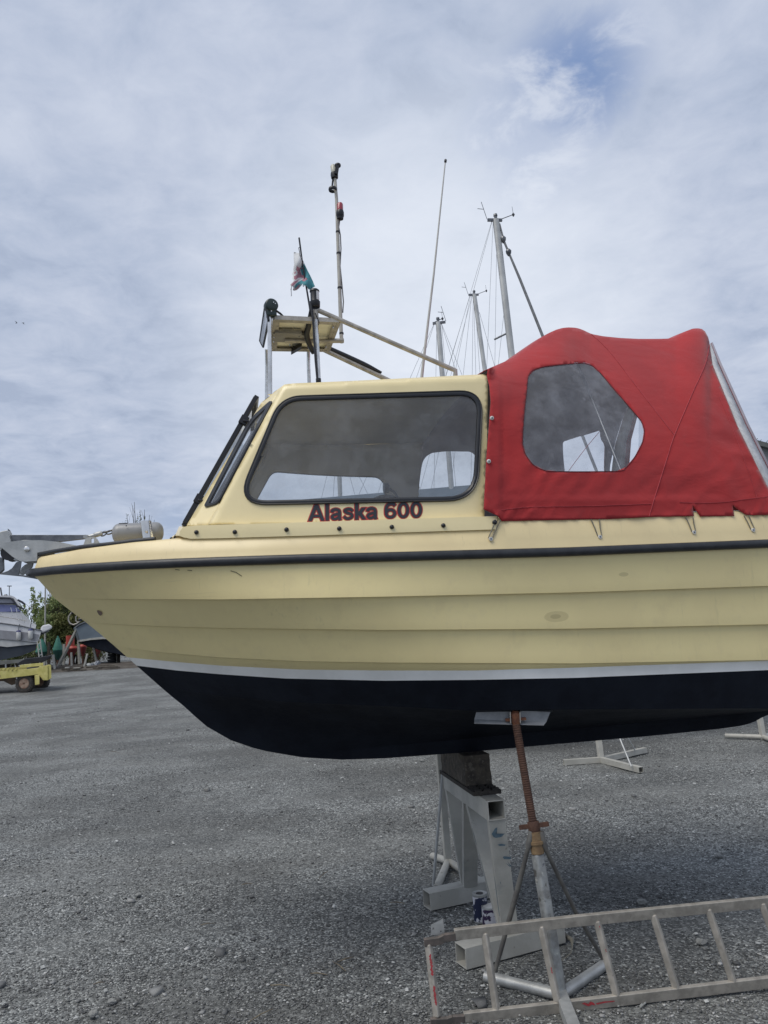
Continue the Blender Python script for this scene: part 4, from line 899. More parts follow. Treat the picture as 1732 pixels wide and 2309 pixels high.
# stainless bollard plate
mb = MB(); pts = []
for t, (xa, ya) in ((0, (318, 1218)), (.5, (316.5, 1195)), (1, (315, 1176))):
    pass
lo1, hi1 = [], []
for i in range(13):
    a = math.pi*(i/12); lo1.append(B(334-14*math.cos(a), 1218, .13+.035*math.sin(a))); hi1.append(B(329-13*math.cos(a), 1175.5-2*math.sin(a), .13+.030*math.sin(a)))
loo = [p+BN*.012 for p in lo1]; hii = [p+BN*.012 for p in hi1]
n = 13; mb.add(lo1+hi1+loo+hii, [(i, i+1, n+i+1, n+i) for i in range(n-1)]+[(2*n+i, 3*n+i, 3*n+i+1, 2*n+i+1) for i in range(n-1)]+[(n+i, n+i+1, 3*n+i+1, 3*n+i) for i in range(n-1)])
po = mb.build('windlass_guard', mat('polished_steel', (.72, .70, .66), None, 12, .10, 1.0), boat, 50)
c = B(330, 1198, .185); MB().lathe(c+BN*.01, c-BN*.012, [(0, .009), (.6, .009), (1, .004)], 12).build('guard_bolt', M_ss, po, 50)
c = B(339, 1216, .15); MB().lathe(c-Vector((0, 0, .012)), c+Vector((0, 0, .012)), [(0, .022), (.7, .02), (1, .006)], 14).build('guard_foot', M_ss, po, 50)
# fairlead with its eye
FL2 = [(187, 1231), (193, 1215), (197, 1211.5), (212, 1210.5), (218, 1214), (224, 1224), (232, 1226), (232, 1230), (210, 1233)]
mb = MB(); panel(mb, FL2, [rpoly([(205, 1213.5, 3), (212, 1213.5, 3), (212, 1224.5, 3), (205, 1224.5, 3)], 4)], lambda x, y: B(x, y, .07), 4); mb.build('fairlead', M_galv, boat, 0, solid=-.022)
# anchor roller: cheek plates
RC = rpoly([(0, 1226, 2), (38, 1219.5, 8), (92, 1218, 10), (136, 1222.5, 6), (178, 1231.5, 3), (125, 1239, 3), (93, 1247, 2), (90, 1246, 0), (84.5, 1246, 0), (84, 1265, 3), (48, 1267, 6), (28, 1255, 3), (5, 1236, 3), (-14, 1232, 3)], 4)
mb = MB()
for b0 in (.075, -.055):
    panel(mb, RC, [], lambda x, y: B(x, y, .075)+BN*(.075-b0), 9)
    k_ = len(mb.v)
br_ = mb.build('bow_roller', M_galv, boat, 0, solid=.006, bevel=0)
mb = MB(); c = B(60.5, 1238, .085); mb.lathe(c+BN*.15, c-BN*.010, [(0, .008), (.93, .008), (.935, .017), (.97, .017), (1, .006)], 14); mb.build('roller_pin', M_ss, br_, 50)
mb = MB(); c = B(20, 1246, .06); mb.lathe(c, c+BN*.10, [(0, .05), (.5, .03), (1, .05)], 18); mb.build('roller', M_black, br_, 50)
# vent louvre on the foredeck
mb = MB(); q = [(376, 1219), (384, 1213), (413, 1192), (428, 1186), (428, 1216)]; mb.prism([B(x, y, .42) for x, y in q], BN*.16); ve = mb.build('vent_cover', M_deck, boat, 30, bevel=.004)
for (x, y) in ((412.5, 1197), (403.3, 1203), (394.5, 1210), (384, 1216.5)):
    mb = MB(); c = B(x, y, .425); mb.box(c, (BU*.014-Vector((0, 0, .006))).normalized()*.006+Vector((0, 0, .004)), BN*.006, Vector((.006, 0, .013))); mb.build('vent_slot', M_black, ve, 0)
# stern leg just at the right edge
mb = MB(); c0 = B(1756, 1566, .40); c1 = B(1764, 1730, .42)
mb.lathe(c0, c1, [(0, .03), (.08, .055), (.2, .060), (.34, .056), (.40, .036), (.46, .058), (.58, .066), (.68, .060), (.72, .066), (.82, .05), (1, .012)], 20)
mb.build('stern_bellows', mat('olive_rubber', (.07, .075, .055), (.045, .045, .04), 14, .6), boat, 60)
# ------------------------------------------------------------------ anchor and chain
an0 = B(90, 1240, 0)
anc = thing('anchor', 'grey steel anchor with hooked flukes stowed in the bow roller', 'anchor', an0)
mb = MB(); q = [(22, 1207), (30, 1206), (192, 1206), (192, 1215), (135, 1221.5), (60, 1222), (26, 1222)]
mb.prism([B(x, y, .022) for x, y in q], BN*.026); sh = mb.build('shank', M_dark, anc, 0, bevel=.002)
mb = MB(); c = B(193, 1210.5, .02); mb.tube([c, c-BN*.01+Vector((.012, 0, .004)), c+BN*.04+Vector((.012, 0, .004)), c+BN*.035], .008, 8); mb.lathe(c-BN*.012, c+BN*.05, [(0, .013), (.15, .013), (.16, .007), (.9, .007), (.91, .013), (1, .013)], 12); mb.build('shackle', M_galv, anc, 60)
mb = MB(); mb.prism([B(x, y, .05) for x, y in [(-20, 1206), (0, 1199), (16, 1195), (18, 1198), (25, 1222), (10, 1240), (-20, 1240)]], BN*.09); mb.build('crown', M_galv, anc, 0, bevel=.004)
mb = MB(); mb.prism([B(x, y, .058) for x, y in [(-6, 1232), (3, 1226), (46, 1263), (36, 1265.5), (0, 1242)]], BN*.02); mb.build('stiffener', mat('bright_galvanised', (.50, .51, .51), (.42, .43, .43), 9, .45, .6), anc, 0, bevel=.002)
def fluke(pts, b0, th, mt=M_dark):
    mb = MB(); mb.prism([B(x, y, b0) for x, y in pts], BN*th); return mb.build('fluke', mt, anc, 0, bevel=.004)
fluke([(16, 1191), (21, 1195), (25, 1207), (22, 1207)], .0, .03)
fluke([(0, 1294), (3, 1292), (18, 1287), (27, 1281), (36, 1268), (44, 1264), (48, 1265), (46, 1280), (42, 1295), (60, 1298), (82, 1302), (84, 1306), (50, 1300), (20, 1297), (-10, 1294)], .07, .014)
fluke([(48, 1280), (56, 1273), (66, 1269), (76, 1268), (73, 1279), (60, 1291), (52, 1297), (42, 1294)], -.05, .014, M_galv)
fluke([(-20, 1255), (7, 1257), (8, 1285), (-1, 1294), (-20, 1294)], .02, .03)
ch0 = B(259, 1194, .02)
chn = thing('anchor_chain', 'short dark chain running from the anchor shackle to the windlass', 'chain', ch0)
mb = MB(); a = B(196, 1211, .02); b = B(213, 1207, .02); mb.lathe(a, b, [(0, .007), (.2, .011), (1, .012)], 12); a = B(212, 1207.5, .02); b = B(231, 1201.5, .02); mb.lathe(a, b, [(0, .013), (.05, .0165), (.8, .0165), (1, .012)], 14); mb.build('swivel', M_galv, chn, 60)
lk = [(234, 1203.5), (240, 1199.5), (247, 1200.5), (253, 1195.5), (260, 1196), (266, 1193)]
for i, (x, y) in enumerate(lk):
    c = B(x, y, .02); nx_ = lk[min(i+1, len(lk)-1)]; pr = lk[max(i-1, 0)]; t = (B(*nx_, .02)-B(*pr, .02)).normalized(); u = BN if i % 2 else t.cross(BN).normalized()
    MB().tube([c+t*math.cos(a)*.021+u*math.sin(a)*.011 for a in np.linspace(0, 6.283, 15)[:-1]], .0048, 6, closed=True).build('chain_link', M_dark, chn, 60)
# ------------------------------------------------------------------ supports under the boat
bm0 = PW(1120, 1831, 4.95); bm1 = PW(1016, 1755, 6.0); bm1.z = bm0.z = (bm0.z+bm1.z)/2
BD = (bm1-bm0).normalized(); BS = Vector((BD.y, -BD.x, 0))
tr = thing('trestle', 'light grey welded box section trestle with blue paint smears under the keel', 'trestle', ((bm0.x+bm1.x)/2, (bm0.y+bm1.y)/2, 0))
mb = MB(); mb.hollow(bm0, bm1, .112, .118, .007, BS); mb.build('beam', M_galvp, tr, 0, bevel=.002)
zt = bm0.z+.059; zb = bm0.z-.059
sk = []
for nm, (a, d) in enumerate(((Vector((.32, 4.89, 0)), Vector((.905, .42, 0))), (Vector((.16, 5.88, 0)), Vector((.92, .39, 0))))):
    d.normalize(); pz = Vector((-d.y, d.x, 0)); a = a+pz*.062+Vector((0, 0, .060)); b = a+d*(.72 if nm == 0 else .62)
    mb = MB(); mb.hollow(a, b, .124, .117, .006, pz); mb.build('skid', M_galvp, tr, 0, bevel=.002); sk.append((a, b))
nA = G(1147, 2098, .118); fA = G(1057, 1992, .118)
topA = bm0+BD*.03; topA.z = zb; topB = bm0+BD*.50; topB.z = zb; topC = bm0+BD*.58; topC.z = zb; topD = bm1-BD*.03; topD.z = zb
for p, q_, th in ((nA+BD*-.02, topA, .045), (nA+BD*.03, topB, .045), (fA-BD*.03, topC, .045), (fA+BD*.02, topD, .045)):
    mb = MB(); mb.bar(p-Vector((0, 0, .004)), q_+Vector((0, 0, .004)), .104, th, BS); mb.build('leg', M_galvp, tr, 0, bevel=.002)
# blue brush marks on the near leg
M_bl = mat('blue_paint_smear', (.075, .125, .165), (.11, .165, .20), 30, .7)
legf = lambda x, y: None
def on_leg(px, py):                        # plane of the near face of the near leg
    p0_ = nA+BD*-.045; ax = (topA-nA).normalized(); n_ = BS.cross(ax).normalized(); q = pray(px, py); t = (p0_-CAM).dot(n_)/q.dot(n_); p = CAM+q*t; return p-BD*.006
mb = MB()
for L_ in ([(1108, 1880), (1116, 1867), (1121, 1865), (1119, 1876), (1117, 1881), (1138, 1879), (1130, 1887), (1118, 1889), (1112, 1887)], [(1121, 1904), (1130, 1902), (1140, 1904), (1138, 1907), (1126, 1907)], [(1133, 1932), (1137, 1930), (1152, 1932), (1151, 1937), (1136, 1937)], [(1139, 1945), (1150, 1952), (1149, 1954)], [(1142, 1940), (1153, 1953), (1151, 1954)], [(1127, 1986), (1129, 1990), (1128, 1993)]):
    P_ = [on_leg(x, y) for x, y in L_]; c = sum(P_, Vector())/len(P_); mb.add([c]+P_, [(0, 1+i, 1+(i+1) % len(P_)) for i in range(len(P_))])
mb.build('paint_smear', M_bl, tr, 0)
mb = MB()
nl_ = -BS*.0535
for (p, q_, t0, t1) in ((nA+BD*.03, topB, .25, .62), (nA+BD*-.02, topA, .15, .5), (nA+BD*.03, topB, .66, .80)):
    a = p+(q_-p)*t0+nl_; b = p+(q_-p)*t1+nl_; u = BD*.006; mb.add([a-u, a+u*.3, (a+b)/2+u*.9, b+u*.2, b-u*.4, (a+b)/2-u*.6], [(0, 1, 2, 3, 4, 5)])
mb.build('paint_smear', M_bl, tr, 0)
# tyre tread pad and timber block
kz = min(B(x, y, 0).z for x, y in ((1040, 1697), (1060, 1696), (1080, 1694)))
p0_ = bm0+BD*.16; p0_.z = zt+.014; p1_ = bm0+BD*1.02; p1_.z = zt+.014
mb = MB(); mb.bar(p0_, p1_, .185, .024, BS)
for i in range(9):
    for j in (-1, 0, 1): mb.box(p0_+BD*(.012+.03*i)+BS*(j*.058+.01*(i % 2))+Vector((0, 0, .014)), BD*.009, BS*.020, (0, 0, .006))
mb.build('tread_pad', M_tread, None, 0, loc=(p0_.x, p0_.y, p0_.z)); tag(bpy.data.objects['tread_pad'], 'strip of worn tyre tread lying between the trestle beam and the timber block', 'rubber pad')
q0 = bm0+BD*.33; q1 = bm0+BD*.98; zz0 = zt+.032; hh = kz-zz0+.006
mb = MB()
c = (q0+q1)/2; c.z = zz0+hh/2
mb.box(c, BD*((q1-q0).length/2), BS*.088, (0, 0, hh/2)); bm = bmesh.new()
o = mb.build('timber_block', M_wood, None, 0, loc=(c.x, c.y, zz0), bevel=.008); tag(o, 'dark weathered timber block wedged between the keel and the trestle', 'timber block')
me = o.data; bm.from_mesh(me); bmesh.ops.subdivide_edges(bm, edges=bm.edges, cuts=7, use_grid_fill=True)
for v in bm.verts: v.co += Vector((noise.noise(v.co*14), noise.noise(v.co*14+Vector((5, 5, 5))), noise.noise(v.co*14+Vector((9, 1, 3)))*.3))*.008
bm.to_mesh(me); bm.free(); o.modifiers.clear()
# ---- the threaded prop on the near side
bs = Vector((.78, 4.45, 0))
pr = thing('boat_prop', 'flaking galvanised prop with a rusty threaded rod, standing behind the ladder', 'boat stand', bs, group='adjustable boat stands')
pt = PW(1212, 1925, 4.58); pb_ = Vector((bs.x, bs.y, .05)); sc0 = PW(1209, 1905, 4.58); sc1 = PW(1163, 1628, 4.655); hb_ = sc1
mb = MB(); mb.bar(pb_-Vector((0, 0, .03)), pt, .058, .058, (.9, .45, 0)); mb.build('post', M_post, pr, 0, bevel=.012)
# sleeve at the head with brace lugs
ax = (sc1-sc0).normalized(); pa_ = (pt-pb_).normalized()
mb = MB(); mb.lathe(PW(1213, 1926, 4.58), PW(1205.5, 1874, 4.59), [(0, .030), (.03, .036), (.42, .037), (.44, .044), (.56, .044), (.58, .036), (.97, .035), (1, .028)], 18); mb.build('threaded_sleeve', M_tan, pr, 40)
mb = MB(); a = PW(1206, 1877, 4.59); b = PW(1202, 1852, 4.595); mb.lathe(a, b, [(0, .030), (.1, .034), (.9, .034), (1, .030)], 16); cc = (a+b)/2; hx = Vector((.97, -.25, .05)).normalized(); mb.bar(cc-hx*.082, cc+hx*.085+Vector((0, 0, .012)), .022, .022, (0, 0, 1)); mb.build('wing_nut', M_rust, pr, 40)
mb = MB(); n = 46; prof = []
for i in range(n*2+1): prof.append((i/(n*2), 0.0240 if i % 2 else .0215))
mb.lathe(PW(1203, 1862, 4.593), sc1, prof, 16); mb.build('threaded_rod', M_rust, pr, 0)
mb = MB(); k0 = PW(1163, 1622, 4.655); mb.lathe(k0-Vector((0, 0, .03)), k0+Vector((0, 0, .05)), [(0, .022), (.3, .03), (.8, .03), (1, .015)], 16); mb.bar(k0-Vector((.06, 0, 0)), k0+Vector((.06, 0, 0)), .016, .016, (0, 0, 1)); mb.build('swivel_joint', mat('orange_rust', (.20, .075, .03), (.12, .045, .025), 30, .7, bump=.2), pr, 40)
mb = MB()
f_ = lambda x, y: PW(x, y, 4.70-.0018*(y-1592)+.0004*0)
T_ = [PW(x, y, Y) for x, y, Y in [(1077.6, 1592, 4.69), (1247.7, 1601.5, 4.69), (1241, 1606, 4.672), (1076, 1598, 4.672)]]
mb.prism(T_, (0, .006, 0)); A_ = [PW(x, y, Y) for x, y, Y in [(1076, 1598, 4.672), (1241, 1606, 4.672), (1232, 1628, 4.672), (1070, 1622, 4.672)]]; mb.prism(A_, (0, .007, 0))
L_ = [PW(x, y, Y) for x, y, Y in [(1070, 1622, 4.672), (1232, 1628, 4.672), (1226, 1636, 4.652), (1069.5, 1632, 4.652)]]; mb.prism(L_, (0, .007, 0))
pad = mb.build('pad', mat('dull_pad_steel', (.30, .31, .32), (.22, .23, .24), 9, .55, .4, bump=.1), pr, 0)
mb = MB()
for x in (1149.5, 1171.5): mb.prism([PW(x, 1600, 4.67), PW(x+1, 1633, 4.67), PW(x+1, 1631, 4.632), PW(x, 1606, 4.632)], (.006, 0, 0))
mb.build('pad_lug', M_alu, pad, 0)
def foot(par, a, b, r, name='foot', m_=None, sq=False):
    mb = MB()
    if sq: mb.hollow(a, b, r*2, r*2, .005, (0, 0, 1))
    else: mb.tube([a, b], r, 14)
    return mb.build(name, m_ or M_galv, par, 40)
hbp = Vector((bs.x, bs.y, .031))
foot(pr, hbp, G(1095, 2202, .03), .030); foot(pr, hbp, G(1363, 2176, .03), .030); foot(pr, hbp, G(1312, 2368, .03), .030, sq=True)
for (x0, y0, x1, y1, x2, y2, ) in ((1193, 1905, 1166, 2010, 1116, 2192), (1226, 1905, 1296, 2052, 1362, 2166)):
    a = PW(x0, y0, 4.575); e = G(x2, y2, .05); md = PW(x1, y1, (4.575+e.y)/2 if x1 < 1200 else 4.68); a2 = a+(md-a)*.12
    lug = PW(x0+(6 if x0 < 1200 else -6), y0-30, 4.58)
    MB().tube([lug, a, a2, md, e], [.017, .020, .0125, .0125, .0125] if x0 > 1200 else [.017, .020, .012, .016, .012], 9).build('brace', mat('dull_brace', (.17, .165, .15), (.11, .105, .10), 15, .6, .3), pr, 60)
# ---- plain props: far side of the boat and under the yachts behind
def prop(base, top, feet, braces, r, label, sqf=False, rod=None):
    t_ = thing('boat_prop', label, 'boat stand', base, group='adjustable boat stands')
    mb = MB(); mb.bar(Vector(base), top, r*1.9, r*1.9, (1, .2, 0)); mb.build('post', M_galvp, t_, 0, bevel=.006)
    for e in feet: foot(t_, Vector((base[0], base[1], r+.004)), e, r*.95, sq=sqf, m_=M_galvp)
    for a, b in braces: MB().tube([a, b], .011, 8).build('brace', M_galv, t_, 60)
    return t_
b2 = G(1011, 1952, 0); tp = B(1004, 1640, -.72)
prop(b2, Vector((b2.x-.02, b2.y-.12, 1.28)), [G(975, 1930, .03), G(984, 2004, .03), G(1090, 1992, .03)], [(PW(1000, 1722, 6.3), G(977, 1997, .04))], .031, 'pale grey prop on the far side of the boat, seen past the trestle')
b3 = G(1357, 1720, 0)
prop(b3, Vector((b3.x, b3.y+.3, 1.9)), [G(1271, 1719, .04), G(1455, 1691, .04), G(1446, 1736, .04)], [(Vector((b3.x+.05, b3.y+.1, 1.1)), G(1433, 1694, .07)), (Vector((b3.x+.03, b3.y-.05, 1.1)), G(1424, 1729, .07))], .037, 'long-footed grey prop standing on gravel seen beneath the keel', True)
b4 = G(1722, 1668, 0)
prop(b4, Vector((b4.x+.05, b4.y+.3, 1.9)), [G(1636, 1659, .04), G(1790, 1640, .04), G(1800, 1690, .04)], [], .037, 'grey prop at the right edge of the photo with one foot showing below the stern', False)
# ------------------------------------------------------------------ ladder on its edge
lb0 = G(985, 2305, 0); 
def botr(x, y): p = G(x, y, .0); return p
ld_ = thing('ladder', 'scuffed aluminium ladder lying on its edge against the near prop, with red paint', 'ladder', (lb0.x, lb0.y, 0))
def yb_(px): return float(np.interp(px, [960, 1732, 1900], [4.30, 4.42, 4.45]))
LP = lambda x, y, up_: PW(x, y, yb_(x)+(.065 if up_ else 0))
tb = [(1025, 2107), (1300, 2076), (1732, 2033), (1890, 2014)]; bb_ = [(1046, 2295), (1232, 2274), (1732, 2214), (1890, 2196)]
M_redp = mat('red_paint_chips', (.36, .03, .04), (.28, .05, .05), 40, .6)
for pts, up_ in ((tb, 1), (bb_, 0)):
    P_ = [LP(x, y, up_) for x, y in pts]; mb = MB()
    for a, b in zip(P_, P_[1:]): mb.bar(a, b+(b-a).normalized()*.002, .056, .026, Vector((0, -.15, 1)))
    st_ = mb.build('stile', M_alu, ld_, 0, bevel=.003)
    if up_: q_ = [(1027, 2110), (1004, 2113), (990, 2120), (958, 2124)]
    else: q_ = [(1048, 2296), (1022, 2297), (1008, 2302), (972, 2303)]
    P_ = [LP(x, y, up_)-Vector((0, .006, 0)) for x, y in q_]; mb = MB()
    for a, b in zip(P_, P_[1:]): mb.bar(a, b+(b-a).normalized()*.004, .040, .022, Vector((0, -.15, 1)))
    mb.build('stile_end', mat('stile_end_steel', (.19, .16, .145), (.12, .11, .10), 20, .6, .4), st_, 0, bevel=.003)
rg = [((966, 2128), (985.5, 2294)), ((1093, 2103), (1120, 2280)), ((1220, 2088), (1258, 2262)), ((1346, 2076), (1391, 2247)), ((1473, 2062), (1526, 2232)), ((1597, 2049), (1654, 2217)), ((1718, 2036), (1780, 2203)), ((1838, 2023), (1905, 2190))]
for i, (a, b) in enumerate(rg):
    a = LP(*a, 1); b = LP(*b, 0); t = (b-a).normalized(); mb = MB(); mb.bar(a, b, .036, .030, Vector((.8, -.6, 0))); rgo = mb.build('rung', M_alu, ld_, 0, bevel=.007)
    if i in (0, 2, 3):
        sgs = [(.12, .42, .011), (.55, .82, .008)] if i == 0 else ([(.52, .60, .004)] if i == 2 else [(.05, .08, .004), (.36, .40, .003)])
        nfr = Vector((.15, -.985, 0)); sd_ = t.cross(nfr).normalized()
        for s0, s1, w_ in sgs:
            mb = MB(); A_ = []; m_ = 18
            for j in range(m_+1):
                s = s0+(s1-s0)*j/m_; A_.append(a+(b-a)*s+nfr*.0215+sd_*(w_*min(1, 3*math.sin(math.pi*(j+.4)/(m_+.8)))*random.uniform(.35, 1.1)))
            for j in range(m_, -1, -1):
                s = s0+(s1-s0)*j/m_; A_.append(a+(b-a)*s+nfr*.0215-sd_*(w_*min(1, 3*math.sin(math.pi*(j+.4)/(m_+.8)))*random.uniform(.1, .9)))
            k2 = m_+1; mb.add(A_, [(j, j+1, 2*k2-2-j, 2*k2-1-j) for j in range(m_)]); mb.build('red_paint', M_redp, rgo, 0)
mb = MB(); sf = lambda x, y: LP(x, y, 0)-Vector((0, .017, 0))
for L_ in ([(1310, 2260), (1316, 2257), (1324, 2261), (1330, 2255), (1337, 2258), (1342, 2264), (1333, 2262), (1326, 2266), (1318, 2263)], [(1341, 2259), (1360, 2255), (1384, 2253), (1384, 2255.5), (1362, 2258), (1345, 2262)]):
    mb = MB(); P_ = [sf(x, y) for x, y in L_]; c = sum(P_, Vector())/len(P_); mb.add([c]+P_, [(0, 1+i, 1+(i+1) % len(P_)) for i in range(len(P_))]); mb.build('red_paint', M_redp, st_, 0)
mb = MB(); q_ = [(972, 2091), (1000, 2076), (1003, 2110), (996, 2114), (973, 2113)]; panel(mb, q_, [rpoly([(976, 2096, 1), (980, 2096, 1), (980, 2101, 1), (976, 2101, 1)], 2), rpoly([(993, 2103, 1), (997, 2103, 1), (997, 2108, 1), (993, 2108, 1)], 2)], lambda x, y: LP(x, y, 1)+Vector((0, .03, 0)), 8)
mb.build('lock_bracket', M_galv, ld_, 0, solid=.004)
# ------------------------------------------------------------------ paint tins
def tin(px, py, r, h, label, band, lid):
    b = G(px, py, 0); b.y += r; t_ = thing('paint_tin', label, 'paint tin', b, group='paint tins by the trestle')
    mb = MB(); mb.lathe(b, b+Vector((0, 0, h)), [(0, r*.98), (.01, r), (.97, r), (.98, r*1.03), (1, r*1.02), (1.0, r*.86), (.975, r*.84), (.97, .0001)], 28); c_ = mb.build('can', M_galv, t_, 40)
    mb = MB(); mb.lathe(b+Vector((0, 0, h*.06)), b+Vector((0, 0, h*.90)), [(0, r*1.008), (1, r*1.008)], 28); mb.f = mb.f[:-2]; mb.m = mb.m[:-2]; mb.build('paper_band', band, c_, 60)
    mb = MB(); mb.lathe(b+Vector((0, 0, h*.975)), b+Vector((0, 0, h*.99)), [(0, r*.80), (1, r*.78)] if lid else [(0, r*.5), (1, r*.5)], 24); mb.build('lid', M_white if lid else M_black, c_, 40)
    return t_
M_band1 = mat('navy_label', (.012, .018, .05), (.50, .51, .55), 11, .4, thr=(.50, .52)); M_band2 = mat('purple_label', (.035, .02, .06), (.50, .50, .54), 12, .4, thr=(.44, .46))
tin(1088, 2084, .050, .185, 'tall dark blue tin with its lid off, leaning close behind the shorter tin', M_band1, False)
tin(1110, 2092, .056, .12, 'short purple and white tin with a white lid, half hidden by the trestle leg', M_band2, True)
# hose-end / ferrule and cord on the gravel
cb0 = G(1275, 2110, .02); o = MB().tube([G(1262, 2100, .02), G(1290, 2120, .02), G(1291, 2135, .01), G(1287, 2150, .008), G(1262, 2170, .008)], [.012, .014, .003, .003, .003], 8).build('rope_end', M_cord, None, 60, loc=cb0); tag(o, 'short frayed grey rope end lying on the gravel behind the ladder', 'rope')
# a few distinct bigger rocks
M_rock = mat('pale_rock', (.27, .275, .26), (.19, .195, .19), 18, .9, bump=.5)
for i, (px, py, r, lb) in enumerate([(953, 1717, .036, 'round pale rock on gravel left of the timber block'), (1129, 1762, .040, 'flat grey rock on gravel right of the timber block'), (1448, 2038, .034, 'pale angular rock lying just above the ladder'), (1620, 1933, .030, 'small pale rock at the right side under the stern'), (1582, 2128, .030, 'pale flat stone between the last ladder rungs'), (210, 2290, .026, 'brownish stone in the near left gravel corner'), (312, 2020, .024, 'brown stone alone on the gravel at the left'), (252, 2262, .024, 'pale oval stone in the near left gravel')]):
    c = G(px, py, 0); bm = bmesh.new(); bmesh.ops.create_icosphere(bm, subdivisions=3, radius=r)
    for v in bm.verts:
        n_ = v.co.normalized(); v.co = n_*r*(1+.35*noise.noise(n_*1.6+Vector((i*7, 0, 0)))+.12*noise.noise(n_*5+Vector((i, 3, 0)))); v.co.z *= .6
    me = bpy.data.meshes.new('rock'); bm.to_mesh(me); bm.free(); me.materials.append(M_rock); o = bpy.data.objects.new('rock', me); COL.objects.link(o); o.location = (c.x, c.y, r*.32); tag(o, lb, 'rock', 'rocks on the gravel')
# ------------------------------------------------------------------ yachts behind
def loft(mb, ctr, L, Bm, zk, zd, ang, mi=(0, 1)):
    ux = Vector((math.cos(ang), math.sin(ang), 0)); uy = Vector((-ux.y, ux.x, 0)); n = 26; rows = []
    for i in range(n+1):
        t = i/n; w_ = Bm/2*(math.sin(math.pi*min(1, .04+t*.93))**.62)*(1 if t < .5 else (1-.15*(t-.5)*2)); w_ = max(w_, .02); sh = zd+.22*(2*t-1)**2; kk = zk+(zd-zk)*(.75*max(0, (.25-t)/.25)**1.6+.45*max(0, (t-.8)/.2)**1.5)
        row = []
        for j in range(9): a = math.pi*j/8; row.append(ctr+ux*(t-.5)*L+uy*(-math.cos(a)*w_)*(1 if True else 1)+Vector((0, 0, sh-(sh-kk)*math.sin(a)**.75)))
        rows.append(row)
    mb.add([p for r in rows for p in r], [(i*9+j, i*9+j+1, (i+1)*9+j+1, (i+1)*9+j) for i in range(n) for j in range(8)])
    mb.add([p for r in rows for p in (r[0], r[8])], [(i*2, i*2+1, i*2+3, i*2+2) for i in range(n)])
    mb.add(rows[-1], [tuple(range(9))]); mb.add(rows[0], [tuple(range(9))])
M_yw = mat('yacht_white', (.55, .56, .56), None, 3, .4); M_yb = mat('yacht_blue_bottom', (.03, .05, .10), None, 3, .7); M_mast = mat('silver_mast', (.58, .58, .55), (.44, .44, .42), 3, .4, .5); M_wire = mat('rigging_wire', (.26, .28, .30), None, 9, .5, .3); M_furl = mat('furled_sail_cover', (.24, .25, .26), (.17, .175, .18), 30, .7)
